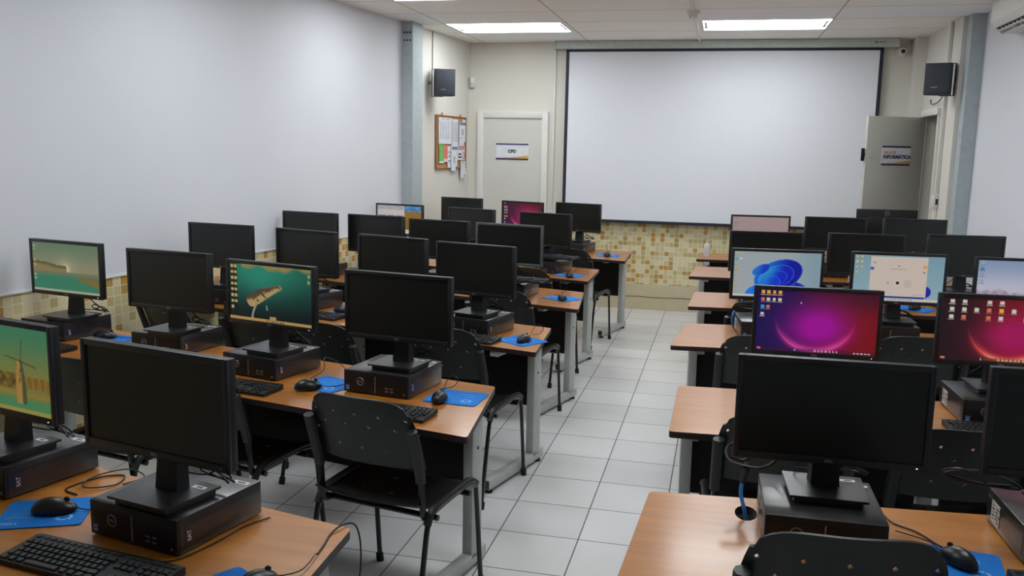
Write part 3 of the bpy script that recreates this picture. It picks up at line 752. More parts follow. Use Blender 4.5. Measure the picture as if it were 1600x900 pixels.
def make_pad():
    t = thing('mouse_pad', (0, 0, 0), 0, 'x', 'mouse pad', 'blue mouse pads')
    w, h, r = .215, .185, .014; pl = []
    for cx, cy, a0 in ((w/2-r, h/2-r, 0), (-w/2+r, h/2-r, 90), (-w/2+r, -h/2+r, 180), (w/2-r, -h/2+r, 270)):
        for k in range(5): a = radians(a0+k*22.5); pl.append((cx+r*cos(a), cy+r*sin(a)))
    mb = MB(); mb.prism(pl, 0, .0025); mb.obj('pad', PADB, t)
    mb = MB(); c = Vector((.055, -.04))
    for k in range(3):
        a0 = k*120+100; P = []
        for i in range(7):
            a = radians(a0+i*13); P.append((c.x+.017*cos(a), c.y+.017*sin(a), .0029))
        for i in range(6):
            p, q = Vector(P[i]), Vector(P[i+1]); d = Vector((c.x, c.y, .0029))
            mb.add([p+(p-d)*.22, q+(q-d)*.22, q-(q-d)*.22, p-(p-d)*.22], [(0, 1, 2, 3)])
        a = radians(a0+92); p = Vector((c.x+.017*cos(a), c.y+.017*sin(a), .0029)); d = Vector((c.x, c.y, .0029)); tt = Vector((-sin(a), cos(a), 0))
        mb.add([p+(p-d)*.5, p+tt*.01, p-(p-d)*.5], [(0, 1, 2)])
    text_mb(mb, 'DELL', .02, at(-.07, -.065, .0026), 0, .0004, .0006)
    for i in range(3): mb.box((-.055, -.03+i*.012, .0028), (.07-.012*i, .002, .0005))
    mb.tube(smooth_path([(-.01, .02, .0024), (.02, .05, .0024), (.05, .045, .0024), (.055, .02, .0024), (.03, .01, .0024)], 5), .0012, 0, 5)
    mb.obj('print', PADP, t)
    return t

# ---- pictures shown on the lit screens (a fine grid of emitting points)
def picture(name, fn, nx=128, ny=72, strength=.72):
    W, Hh = .45, .2415; z0 = .112+.019-.0002
    me = bpy.data.meshes.new(name)
    vs = [(-W/2+W*i/nx, 0, z0+Hh*(1-j/ny)) for j in range(ny+1) for i in range(nx+1)]
    fs = [(j*(nx+1)+i, (j+1)*(nx+1)+i, (j+1)*(nx+1)+i+1, j*(nx+1)+i+1) for j in range(ny) for i in range(nx)]
    k = len(vs)
    vs += [(-W/2, .0015, z0), (W/2, .0015, z0), (W/2, .0015, z0+Hh), (-W/2, .0015, z0+Hh)]; fs.append((k, k+3, k+2, k+1))
    me.from_pydata(vs, [], fs); me.update()
    ca = me.color_attributes.new('picture', 'FLOAT_COLOR', 'POINT')
    buf = []
    for j in range(ny+1):
        for i in range(nx+1): buf += lin([max(0, min(255, q)) for q in fn(i/nx, j/ny)])+[1]
    buf += [0, 0, 0, 1]*4
    ca.data.foreach_set('color', buf)
    m = bpy.data.materials.new(name+'_glow'); m.use_nodes = True; nt = m.node_tree; b = nt.nodes['Principled BSDF']
    at_ = nt.nodes.new('ShaderNodeVertexColor'); at_.layer_name = 'picture'
    nt.links.new(at_.outputs['Color'], b.inputs['Emission Color']); b.inputs['Emission Strength'].default_value = strength
    b.inputs['Base Color'].default_value = (.012, .012, .013, 1); b.inputs['Roughness'].default_value = .4; b.inputs['Specular IOR Level'].default_value = .25
    me.materials.append(m)
    return me
def mix(a, b, t): t = max(0., min(1., t)); return [x+(y-x)*t for x, y in zip(a, b)]
def sst(a, b, x): t = max(0., min(1., (x-a)/(b-a))); return t*t*(3-2*t)
def over(c, rects, u, v):
    for (x0, x1, y0, y1, col) in rects:
        if x0 <= u <= x1 and y0 <= v <= y1: c = col
    return c
AS = 16/9
def vn(x, y):     # cheap smooth noise
    return .5+.25*(sin(x*3.1+1.7*sin(y*2.3))+sin(y*4.3+1.3*sin(x*5.1+.7)))
def p_windmill(u, v):
    c = mix((62, 122, 92), (122, 124, 66), sst(0, .62, v))
    if v > .72: c = mix((112, 120, 62), (70, 132, 90), sst(.72, .92, v))
    if abs(v-.66+.03*sin(u*9)) < .07 and u > .72: c = mix((160, 122, 48), (112, 86, 38), vn(u*34, v*3))
    elif abs(v-.64) < .09 and u <= .72: c = mix((138, 108, 48), (70, 62, 34), vn(u*20, v*12))
    if .74 < v < .84 and u > .5: c = mix(c, (166, 122, 46), .7*(1-abs(v-.78)/.06))
    w = .028+.02*sst(.4, .7, v)
    if abs(u-.72) < w and .40 < v < .9: c = (168, 128, 62) if u < .728 else (74, 80, 56)
    for ang in (10, 97):
        a = radians(ang); dx, dy = (u-.73)*AS, v-.40
        if abs(-sin(a)*dx+cos(a)*dy) < .008 and abs(cos(a)*dx+sin(a)*dy) < .26: c = (72, 74, 48)
    if v > .955: c = (150, 142, 74)
    return c
def p_lagoon(u, v):
    c = mix((104, 128, 100), (146, 142, 112), sst(0, .55, v))
    d = ((u-.5)*AS)**2+(v-.52)**2; c = mix(c, (226, 214, 176), exp(-d*160)+.3*exp(-d*18))
    ridge = .36+.2*u+.02*vn(u*6, 1)
    if v > ridge and u < .52 and v < .6: c = mix((84, 88, 58), (142, 126, 84), sst(0, .1, v-ridge))
    if v > .58: c = mix((124, 124, 92), (58, 128, 100), sst(.58, .72, v))
    if v > .66 and u > .62+1.2*(.84-v)*.3 and v < .66+.5*(u-.55): c = (120, 112, 66)
    c = over(c, [(.02, .05, y, y+.035, (190, 176, 140)) for y in (.06, .13, .36, .46, .66, .74)], u, v)
    if v > .945: c = (172, 172, 148)
    return c
def p_whale(u, v):
    c = mix((34, 124, 102), (14, 46, 44), sst(.1, .85, v)); c = mix(c, (10, 22, 22), sst(.65, 1, v)*.8+.25*sst(.6, 1, u)); c = mix(c, (46, 150, 124), exp(-(((u-.4)*1.6)**2+(v-.2)**2)*9)*.6)
    s = .11+.03*sin(u*13)+.02*sin(u*29)
    if v < s: c = mix((150, 136, 84), c, sst(s-.09, s, v)) if u > .16 else c
    # body: spine from tail (.26,.70) to head (.66,.34)
    ax, ay, bx, by = .285*AS, .63, .625*AS, .365; px, py = u*AS, v
    t = ((px-ax)*(bx-ax)+(py-ay)*(by-ay))/((bx-ax)**2+(by-ay)**2); tt = max(0, min(1, t))
    qx, qy = ax+(bx-ax)*tt, ay+(by-ay)*tt-.018*sin(pi*tt)
    d = sqrt((px-qx)**2+(py-qy)**2); rad = .145*(1-.66*tt)*(.84+.16*sin(pi*tt))
    if d < rad:
        side = py-qy
        w_ = side+.05*(vn(u*23, v*19)-.5)+.03*(vn(u*51+2, v*37)-.5)
        c = mix((84, 70, 56), (182, 156, 102), sst(-.03, .02, w_))
        c = mix((178, 156, 110), c, sst(0, .03, rad-d+.012)) if side < 0 and tt > .45 else c
        if vn(u*17+3, v*15+1) > .80 and .1 < tt < .7: c = (76, 62, 48)
    dd = abs(u-(.285+.05*sst(.99, .66, v)**2)); 
    if .66 < v < .96 and dd < .012: c = (150, 150, 128)
    if abs(u-.46-(v-.72)*.1) < .010 and .70 < v < .79: c = (90, 150, 126)
    if u < .105: c = over(mix(c, (12, 30, 22), .75), [(x, x+.028, y, y+.05, (206, 170, 112)) for x in (.022, .066) for y in [.03+.105*i for i in range(8)] if not (x > .05 and y > .75)], u, v)
    c = over(c, [(.50, .57, .90, .945, (178, 146, 92)), (.955, .985, .10, .15, (170, 150, 96)), (.955, .98, .2, .25, (180, 160, 110))], u, v)
    if v > .95: c = (184, 148, 88)
    if v > .965 and .45 < u < .68 and int(u*60) % 2: c = (110, 88, 52)
    return c
def bloom(u, v, left, mid, right, arc, cx=.49, cy=.42, rx=.33, ry=.56):
    c = mix(left, right, sst(.1, .9, u)); c = mix(c, mix(left, (40, 20, 24), .5), sst(.5, .0, v)*.6*sst(.3, .9, u))
    g = exp(-(((u-cx-.03)/.26)**2+((v-.58)/.36)**2)); c = mix(c, mid, min(1, g*1.15))
    e = sqrt(((u-cx)/rx)**2+((v-cy)/ry)**2); k = sst(cy-.05, .95, v)
    c = mix(c, arc, exp(-((e-1)/.022)**2)*k); c = mix(c, mix(arc, (255, 170, 220), .3), exp(-((e-.97)/.10)**2)*k*k*.75)
    return c
def icons(u, v, cells, x0, dx, y0, dy, w=.028, h=.05):
    for (i, j, col) in cells:
        x, y = x0+i*dx, y0+j*dy
        if abs(u-x) < w/2 and abs(v-y) < h/2: return col
        if abs(u-x) < w*.75 and abs(v-y-h*.82) < h*.14: return mix(col, (120, 110, 120), .5)
    return None
YEL, WHT, CHR = (240, 178, 70), (222, 214, 200), (220, 120, 90)
def p_purple(u, v):
    c = bloom(u, v, (30, 18, 82), (168, 14, 158), (126, 18, 22), (236, 46, 150))
    q = icons(u, v, [(0, 0, YEL), (1, 0, YEL), (2, 0, YEL), (3, 0, YEL), (0, 1, CHR), (1, 1, WHT), (2, 1, WHT), (3, 1, WHT), (0, 2, (60, 170, 200)), (1, 2, CHR), (0, 3, WHT)], .045, .047, .045, .118)
    if q: c = q
    if v > .945:
        c = mix(c, (60, 24, 60), .45); c = over(c, [(.02, .05, .955, .985, (230, 110, 120)), (.33, .345, .955, .985, (120, 190, 240)), (.36, .48, .962, .978, (120, 60, 110))]+[(.5+.03*i, .513+.03*i, .955, .985, (225, 170, 190)) for i in range(7)]+[(.82+.03*i, .838+.03*i, .96, .98, (220, 190, 190)) for i in range(5)], u, v)
    if abs(u-.365) < .006 and abs(v-.2) < .01: c = (210, 210, 250)
    return c
def p_red(u, v):
    c = bloom(u, v, (40, 20, 26), (170, 20, 92), (186, 26, 22), (240, 60, 40), cx=.55, rx=.33)
    e = sqrt(((u-.55)/.33)**2+((v-.42)/.56)**2); c = mix(c, (250, 190, 120), exp(-((e-.99)/.05)**2)*sst(.8, .98, v)*.7)
    q = icons(u, v, [(0, 0, WHT), (1, 0, WHT), (3, 0, WHT), (4, 0, WHT), (6, 0, WHT), (0, 1, WHT), (1, 1, WHT), (2, 1, WHT), (3, 1, CHR), (4, 1, YEL), (5, 1, WHT), (6.4, 1, YEL), (0, 2, WHT), (1, 2, CHR), (3, 2, CHR), (4, 2, WHT), (6, 2, YEL), (8, 0, WHT), (8, 1, YEL), (9, 1, WHT)], .075, .097, .06, .125, .032, .055)
    if q: c = q
    if v > .945:
        c = mix(c, (50, 24, 24), .5); c = over(c, [(.02, .055, .955, .985, (230, 130, 120)), (.33, .345, .955, .985, (120, 200, 180)), (.36, .45, .962, .978, (150, 90, 70))]+[(.47+.032*i, .487+.032*i, .955, .985, (220, 180, 140)) for i in range(7)], u, v)
    return c
def p_petals(u, v):
    c = mix((172, 178, 182), (140, 166, 178), sst(.6, 1, u)+.2*sst(0, 1, 1-v))
    x, y = u*AS, v
    for (cx, cy, rx, ry, ang, c1, c2) in ((1.22, .86, .34, .22, 8, (24, 40, 150), (18, 60, 200)), (.92, .52, .52, .33, -24, (20, 110, 215), (14, 24, 160)), (.88, .55, .38, .24, -24, (40, 150, 220), (16, 30, 190)), (.82, .60, .30, .17, -20, (30, 140, 215), (18, 40, 205)), (.74, .70, .24, .15, -18, (30, 130, 225), (20, 60, 215)), (.50, .88, .25, .14, -22, (26, 130, 235), (20, 90, 230)), (.56, .40, .20, .10, -30, (30, 120, 220), (20, 60, 200))):
        a = radians(ang); dx, dy = x-cx, y-cy; p, q = cos(a)*dx+sin(a)*dy, -sin(a)*dx+cos(a)*dy
        e = (p/rx)**2+(q/ry)**2
        if e < 1:
            c = mix(c1, c2, sst(-.7, .6, p/rx+.5*q/ry))
            if e > .93: c = mix(c, (110, 170, 245), .55)
    q = icons(u, v, [(0, .0, (180, 184, 160)), (1, 0, (206, 180, 120)), (0, 1, (90, 160, 170)), (1, 1, (222, 226, 226))]+[(0, k, (196, 180, 120)) for k in range(2, 8)], .03, .05, .05, .115, .026, .04)
    if q: c = q
    if v > .945: c = (206, 204, 204)
    return c
def p_dialog(u, v):
    c = mix((128, 164, 178), (150, 182, 192), v)
    d = sqrt(((u-.80)*AS)**2+(v-.78)**2)
    if d < .13: c = (22, 34, 170)
    if .2 < u < .80 and .88 < v < .93: c = (28, 36, 150)
    if .185 < u < .815 and .03 < v < .89: c = (214, 198, 186)
    c = over(c, [(.185, .225, .27, .33, (50, 104, 180)), (.765, .81, .2, .27, (228, 168, 70)), (.77, .795, .34, .365, (110, 104, 92)), (.4, .58, .29, .30, (160, 148, 138)), (.36, .64, .335, .343, (178, 166, 156)), (.49, .51, .22, .24, (120, 112, 108)), (.57, .65, .52, .70, (202, 188, 178)), (.67, .78, .845, .855, (176, 164, 156)), (.22, .24, .16, .18, (120, 112, 108)), (.38, .4, .59, .62, (150, 140, 150))], u, v)
    d = sqrt(((u-.495)*AS)**2+(v-.60)**2)
    if d < .06: c = (232, 222, 214)
    if d < .04: c = (66, 48, 58)
    q = icons(u, v, [(0, 0, (196, 186, 140)), (1, 0, (206, 190, 130)), (0, 1, (190, 206, 206)), (1, 1, (206, 190, 130)), (0, 2, (196, 190, 150)), (1, 2, (206, 190, 130)), (0, 3, (196, 186, 140))], .03, .055, .04, .115, .03, .045)
    if q: c = q
    if v > .94:
        c = (214, 204, 196)
        if .4 < u < .68 and int(u*70) % 2 == 0 and .955 < v < .985: c = (130, 126, 130)
    return c
def p_peaks(u, v):
    c = mix((140, 160, 192), (196, 196, 214), sst(0, .62, v))
    r = .62+.10*u+.03*sin(u*19)+.02*sin(u*41)
    if v > r: c = mix((206, 186, 196), (120, 110, 140), vn(u*20, v*9)*.6)
    if v > .76+.03*sin(u*5): c = mix((66, 116, 160), (120, 130, 170), sst(.2, .8, u))
    d = ((u-.95)*AS)**2+(v-.6)**2; c = mix(c, (246, 246, 250), exp(-d*60))
    q = icons(u, v, [(0, 0, (150, 180, 200)), (0, 1, (60, 140, 180)), (0, 2, (150, 160, 180)), (0, 3.2, (160, 170, 190))], .05, .05, .06, .12, .04, .06)
    if q: c = q
    if v > .945: c = (176, 190, 200)
    return c
def p_pale(u, v):
    c = mix((176, 152, 150), (168, 146, 148), v)
    q = icons(u, v, [(i, j, (146, 140, 158)) for i in (0, 1) for j in range(5)], .03, .04, .06, .13, .022, .04)
    return q if q else c
def p_browser(u, v):
    if u < .62:
        c = (206, 200, 196)
        if v < .16: c = mix((206, 186, 170), (120, 150, 190), vn(u*9, v*20)*.6)
        elif .36 < v < .6:
            k = int(u/.2); c = ((70, 110, 170), (92, 88, 96), (84, 80, 100))[min(2, k)] if (u % .2) > .025 else c
        elif v > .9: c = (180, 176, 172)
    else:
        c = mix((60, 110, 170), (110, 160, 205), vn(u*9, v*8)) if v < .22 else mix((190, 140, 40), (92, 66, 26), vn(u*40, v*34)*(1.1 if v > .5 else .8))
        if v > .86: c = (206, 206, 210)
    return c
def p_crimson(u, v):
    c = bloom(u, v, (62, 18, 52), (196, 24, 128), (120, 24, 30), (232, 70, 110), cx=.62, rx=.42, ry=.6)
    q = icons(u, v, [(0, j, ((222, 120, 70), (200, 190, 190), (90, 160, 190), (220, 160, 90))[(i+j) % 4]) for i in (0,) for j in range(7)]+[(1, j, (210, 150, 110)) for j in (1, 2, 3, 4)], .05, .05, .06, .125, .03, .05)
    return q if q else c

MON0, PC0, KB0, PAD0 = make_monitor(), make_pc(), make_keyboard(), make_pad()
MICE = [make_mouse(v) for v in range(3)]
USED = set()
def place(proto, loc, rz, label, scale=None):
    """First use moves the original, later uses copy it."""
    if proto.name in USED: return dup(proto, loc, rz, label, scale)
    USED.add(proto.name); proto.location = loc; proto.rotation_euler = (0, 0, rz); proto['label'] = label
    if scale: proto.scale = scale
    return proto
SIDE = {'L': 'noticeboard side', 'R': 'open-door side'}
def seat(k):
    s, r, c = k[0], int(k[1]), k[2]
    if s == 'L':
        if r == 1: return {'b': 'aisle seat', 'a': 'second seat from aisle'}[c]
        if r < 5: return {'d': 'aisle seat', 'c': 'second seat from aisle', 'b': 'third seat from aisle', 'a': 'wall seat'}[c]
        return {'d': 'aisle seat', 'c': 'middle seat', 'b': 'wall seat'}[c]
    return {'a': 'aisle seat', 'b': 'middle seat', 'c': 'wall seat'}[c]
def where(k): return f'{seat(k)}, {ORD[int(k[1])]} desk row from front, {SIDE[k[0]]}'
# key: (x, y, degrees, top height, pc offset or None)
MON = {
 'L1b': (-1.312, 1.835, -11.8, 1.232, (-.02, .07)), 'L1a': (-1.945, 2.03, -13.5, 1.23, (-.02, .05)),
 'L2d': (-1.231, 3.275, -8.7, 1.228, (-.04, .03)), 'L2c': (-1.828, 3.354, -13.7, 1.232, (-.05, .05)), 'L2b': (-2.459, 3.57, -8.0, 1.23, (-.05, .09)), 'L2a': (-3.118, 3.702, -10, 1.235, (-.09, .05)),
 'L3d': (-1.245, 4.456, -15, 1.227, (-.02, .06)), 'L3c': (-1.779, 4.644, -16.8, 1.228, None), 'L3b': (-2.402, 4.847, -17, 1.222, None), 'L3a': (-2.984, 4.868, -8, 1.235, None),
 'L4d': (-1.364, 5.704, -8.5, 1.231, (-.0, .05)), 'L4c': (-1.898, 5.848, -12, 1.228, None), 'L4b': (-2.43, 6.011, -12, 1.23, None), 'L4a': (-2.935, 5.985, -10, 1.238, (-.02, .14)),
 'L5d': (-1.38, 7.02, -18.8, 1.219, (.03, .0)), 'L5c': (-2.061, 7.232, -19.7, 1.22, None), 'L5b': (-2.747, 7.339, -11.6, 1.228, None),
 'L6d': (-1.343, 8.448, -16.6, 1.222, (-.03, .02)), 'L6c': (-1.892, 8.444, -20.8, 1.221, None), 'L6b': (-2.566, 8.64, -14.2, 1.227, None),
 'R1a': (.301, 2.335, 1, 1.208, (-.015, -.02)), 'R1b': (.905, 2.36, 2, 1.215, (-.01, .03)),
 'R2a': (.379, 3.583, 1.4, 1.213, (-.03, -.02)), 'R2b': (1.058, 3.63, 3, 1.215, (-.02, -.02)),
 'R3a': (.299, 4.88, 6.7, 1.224, None), 'R3b': (.919, 4.974, 4, 1.223, None), 'R3c': (1.51, 4.94, 4, 1.225, None),
 'R4a': (.297, 6.129, 5, 1.213, (-.03, -.02)), 'R4b': (.917, 6.085, 6.6, 1.226, None), 'R4c': (1.551, 6.264, 6.5, 1.227, (-.03, .01)),
 'R5a': (.312, 7.607, 6, 1.222, (-.03, -.02)), 'R5b': (.896, 7.561, 4.2, 1.23, None), 'R5c': (1.502, 7.622, 4.5, 1.234, None),
}
PICS = {'L1a': (p_windmill, 'a golden windmill by green water', 128, 72), 'L2a': (p_lagoon, 'a hazy green lagoon at sunset', 96, 54), 'L2c': (p_whale, 'a whale under green water', 160, 90),
        'L5b': (p_browser, 'a web page beside a golden field', 96, 54), 'L6c': (p_crimson, 'a crimson and magenta glow with a column of icons', 80, 45),
        'R2a': (p_purple, 'a purple glowing arc with icons', 176, 99), 'R2b': (p_red, 'a red glowing arc with many icons', 176, 99), 'R3a': (p_petals, 'a blue petal swirl on pale grey', 160, 90),
        'R3b': (p_dialog, 'a pale dialog window on light blue', 144, 81), 'R3c': (p_peaks, 'snowy peaks over blue water', 96, 54), 'R5a': (p_pale, 'a plain dusty pink desktop', 64, 36)}
SKIP = set()
cab_mesh = add_cables(None, 1).mesh('cable', CABLE)
PCTOP = .093
for k, (x, y, dg, zt, po) in MON.items():
    a = radians(dg); z = TOPZ+PCTOP
    lab = (('grey-rimmed' if k == 'L4d' else 'black')+' switched-off monitor, '+where(k)) if k not in PICS else f'black monitor showing {PICS[k][1]}'
    o = place(MON0, (x, y, z), a, lab) if True else None
    head = zt-(z+.387)
    for ch in o.children:
        n = ch.name.split('.')[0]
        if n in ('housing', 'bezel', 'badge', 'screen', 'power_light'): ch.location.z = head
        if n == 'screen' and k in PICS:
            fn, _, nx, ny = PICS[k]; ch.data = picture('screen_picture', fn, nx, ny); ch.location.y = -.0142
            ch['label'] = 'lit screen showing '+PICS[k][1]
        elif n == 'screen': ch.data = SCREEN0 if k != 'L1b' else ch.data
        if n == 'screen' and k == 'L1b': SCREEN0 = ch.data
        if n == 'screen' and k not in PICS: ch.location.y = 0
        if n == 'bezel' and k == 'L4d': ch.data = ch.data.copy(); ch.data.materials[0] = BEZG
        if n == 'power_light' and (k in PICS or k == 'R1a'): ch.active_material; ch.data = ch.data.copy(); ch.data.materials[0] = LED
    if k != 'R4a':
        c = bpy.data.objects.new('cable', cab_mesh); COL.objects.link(c); c.parent = o
    dx, dy = po if po else (-.035, .045)
    px, py = x+dx*cos(a)-dy*sin(a), y+dx*sin(a)+dy*cos(a)
    if 'P'+k not in SKIP: place(PC0, (px, py, TOPZ), a, 'black desktop computer, '+where(k))

# ------------------------------------------------------------------ teacher's monitor, turned away
t = thing('teacher_monitor', (1.47, 8.70, TOPZ), radians(187), 'wide black monitor seen from behind, round badge on its back', 'monitor')
mb = MB(); mb.box((0, .0, .34), (.54, .022, .30), bev=.004); mb.box((0, .024, .33), (.36, .03, .2), bev=.014); mb.obj('housing', HOUS, t)
mb = MB(); maker_badge(mb, .021, at(0, .0125, .455, Rz(pi)), 0); mb.obj('badge', SILV, t)
mb = MB(); mb.box((0, -.012, .345), (.51, .003, .268)); mb.obj('screen', LCD, t)
mb = MB(); mb.box((0, .04, .13), (.075, .03, .25), bev=.008); mb.obj('stand_neck', HOUS, t)
mb = MB(); mb.prism([(-.11, -.085), (.11, -.085), (.115, .10), (-.115, .10)], 0, .012); mb.obj('stand_base', HOUS, t)

# ------------------------------------------------------------------ keyboards, pads, mice
KBS = {'L1b': (-1.365, 1.632, -8, 0), 'L2d': (-1.205, 2.968, -6.5, 0), 'L2c': (-1.90, 3.112, -8, 0), 'L2a': (-3.13, 3.46, -12, 0), 'L3d': (-1.29, 4.285, -11, 0), 'L3b': (-2.275, 4.61, -14, 0),
       'L4d': (-1.30, 5.60, -9, 1), 'L5d': (-1.30, 6.915, -16, 1), 'R2b': (1.05, 3.37, 2, 0), 'R1b': (.92, 2.12, 4, 0)}
for k, (x, y, dg, up) in KBS.items():
    place(KB0, (x, y, TOPZ if not up else TOPZ+PCTOP+.0235), radians(dg), ('black keyboard lying on the computer, ' if up else 'black keyboard on the desk, ')+where(k))
PADS = {'L1a': (-1.685, 1.868, 25, (-1.662, 1.872, -62, 0)), 'L1b': (-.998, 1.60, -30, (-.952, 1.648, -25, 0)), 'L2d': (-.975, 3.232, -4, (-1.022, 3.12+.04, 4, 2)), 'L2c': (-1.535, 3.262, -24, (-1.575, 3.165, -48, 0)),
        'L2a': (-2.905, 3.715, -12, (-2.945, 3.725, -70, 0)), 'L3d': (-.965, 4.335, -34, (-.945, 4.305, -15, 2)), 'L3b': (-2.10, 4.80, -16, (-2.135, 4.755, -75, 0)), 'L4d': (-.995, 5.70, -38, (-.985, 5.59+.04, 8, 1)),
        'L5d': (-1.135, 6.80, -22, (-1.12, 6.70, 5, 2)), 'L6d': (-1.02, 8.255, 2, (-1.02, 8.15+.03, 0, 1)), 'R1b': (.592, 2.205, -8, (.60, 2.205, 28, 0)), 'R4b': (1.24, 6.075, -30, (1.235, 6.05, -40, 0))}
for k, (x, y, dg, ms) in PADS.items():
    w = where(k)
    place(PAD0, (x, y, TOPZ), radians(dg), 'blue mouse pad, '+w)
    place(MICE[ms[3]], (ms[0], ms[1], TOPZ+.0032), radians(ms[2]), 'black mouse on blue pad, '+w)

# ------------------------------------------------------------------ chairs
def perforated(mb, nu, nv, fmap, thick, holes, hr=.32, diamond=True):
    """Shell of nu x nv cells mapped by fmap(u,v)->(point, normal); cells named in holes get a real opening."""
    def ringpts(i, j):
        o = [(0, 0), (.5, 0), (1, 0), (1, .5), (1, 1), (.5, 1), (0, 1), (0, .5)]
        outer = [((i+a)/nu, (j+b)/nv) for a, b in o]
        inn = []
        for a, b in o:
            dx, dy = a-.5, b-.5
            q = hr*(1.0 if (a == .5 or b == .5) else .62)*(2 if (a == .5 or b == .5) else 1.41)/1
            inn.append(((i+.5+dx*q)/nu, (j+.5+dy*q)/nv))
        return outer, inn
    for i in range(nu):
        for j in range(nv):
            outer, inn = ringpts(i, j)
            for s in (1, -1):
                P = []
                for (u, v) in outer+inn:
                    p, n = fmap(u, v); P.append(p+n*(thick/2*s))
                F = [(q, (q+1) % 8, 8+(q+1) % 8, 8+q) for q in range(8)]
                if (i, j) not in holes: F.append(tuple(range(8, 16)))
                if s < 0: F = [f[::-1] for f in F]
                mb.add(P, F, 0, True)
            if (i, j) in holes:
                P = []
                for s in (1, -1):
                    for (u, v) in inn: p, n = fmap(u, v); P.append(p+n*(thick/2*s))
                mb.add(P, [(q, (q+1) % 8, 8+(q+1) % 8, 8+q) for q in range(8)], 0, False)
    # rim
    rim = [(i/(2*nu), 0) for i in range(2*nu)]+[(1, j/(2*nv)) for j in range(2*nv)]+[(1-i/(2*nu), 1) for i in range(2*nu)]+[(0, 1-j/(2*nv)) for j in range(2*nv)]
    P = []
    for s in (1, -1):
        for (u, v) in rim: p, n = fmap(u, v); P.append(p+n*(thick/2*s))
    k = len(rim); mb.add(P, [(q, (q+1) % k, k+(q+1) % k, k+q) for q in range(k)], 0, True)
def make_chair():
    t = thing('classroom_chair', (0, 0, 0), 0, 'x', 'chair', 'black perforated plastic chairs')
    def back(u, v):       # u across, v from bottom to top; concave towards +y
        s = 2*u-1
        w = .222-.012*v-.05*max(0, v-.62)**1.5*2.4
        z = .615+.265*v-(.012*abs(s)**3 if v > .5 else -.004*abs(s)**3)*1.0
        if v > .85: z -= .02*abs(s)**6
        yb = -.215-.085*v
        p = Vector((s*w, yb+.046*s*s+.012*(1-v)*(1-s*s), z))
        n = Vector((-.46*s, 1, .32)).normalized()
        return p, n
    mb = MB(); perforated(mb, 9, 6, back, .006, {(0, 4), (2, 4), (4, 4), (6, 4), (8, 4), (1, 3), (3, 3), (5, 3), (7, 3), (2, 1), (4, 1), (6, 1), (0, 2), (8, 2)}, .16)
    mb.obj('backrest', CHAIRP, t)
    def st(u, v):         # v from rear to front
        s = 2*u-1
        w = .215+.012*sin(pi*v); z = .452+.012*s*s-.012*sin(pi*v)+.035*max(0, .22-v)/.22
        if v > .8: z -= .03*((v-.8)/.2)**2
        y = -.215+.43*v+.012*(1-s*s)*(1 if v > .5 else -1)
        return Vector((s*w, y, z)), Vector((-.1*s, 0, 1)).normalized()
    mb = MB(); perforated(mb, 7, 8, st, .006, {(2, 1), (4, 1), (1, 3), (3, 3), (5, 3), (2, 5), (4, 5), (3, 6)}, .17); mb.obj('seat', CHAIRP, t)
    for s in (-1, 1):
        x = s*.232
        mb = MB(); pts = [(s*.236, -.262, .012), (s*.233, -.20, .30), (x, -.175, .405), (x, -.15, .44), (x, -.10, .452), (x, .06, .46), (x, .15, .455), (x, .19, .435), (x, .205, .39), (s*.236, .248, .012)]
        mb.tube(smooth_path(pts, 5), .0125, 0, 10, flat=.75)
        sf = mb.obj('side_frame', TUBEB, t)
        mb = MB(); mb.tube(smooth_path([(x, -.178, .415), (x, -.15, .452), (x, -.10, .466), (x, .06, .474), (x, .15, .470), (x, .198, .445)], 5), .0125, 0, 8, flat=1.25); mb.obj('frame_pad', CHAIRP, sf)
        for yy, xx in ((-.264, s*.2362), (.2495, s*.2362)):
            mb = MB(); mb.cyl((xx, yy, 0), (xx, yy+(.008 if yy < 0 else -.006), .035), .0155, 0, 10); mb.obj('foot_cap', RUBBER, sf)
        mb = MB(); xb = s*.212
        mb.tube(smooth_path([(xb*.93, .02, .430), (xb*.96, -.12, .428), (xb, -.165, .44), (xb, -.178, .50), (xb, -.19, .60), (xb, -.236, .74)], 5), .0125, 0, 8, flat=1.0); mb.obj('back_support', TUBEB, t)
        mb = MB(); mb.tube([(xb, -.188, .575), (xb, -.198, .62), (xb, -.250, .775)], .0165, 0, 8, flat=1.25); mb.obj('support_sleeve', CHAIRP, t)
    for y in (-.13, .12):
        mb = MB(); mb.tube([(-.25, y, .430), (.25, y, .430)], .011, 0, 8); mb.obj('crossbar', TUBEB, t)
    return t
CHAIRS = {'L2d': (-1.135, 3.0, -11), 'L2c': (-1.915, 3.225, -13), 'L2b': (-2.44, 3.19, -11), 'L3d': (-1.235, 4.225, -11), 'L3c': (-1.83, 4.15, -14), 'L3b': (-2.375, 4.47, -14), 'L3a': (-2.99, 4.60, -22),
          'L4d': (-1.26, 5.44, -10), 'L5d': (-1.325, 6.50, -14), 'L6d': (-1.235, 7.84, -12), 'R1a': (.275, 2.13, 5), 'R2a': (.23, 3.2, 3), 'R2b': (.79, 3.22, 4), 'R3a': (.215, 4.52, 5), 'R3b': (.935, 4.74, 6), 'R4a': (.25, 5.53, 6)}
CH0 = make_chair()
for k, (x, y, dg) in CHAIRS.items():
    place(CH0, (x, y, 0), radians(dg), 'black perforated chair, '+where(k), (1, 1, 1.075) if k == 'R1a' else None)

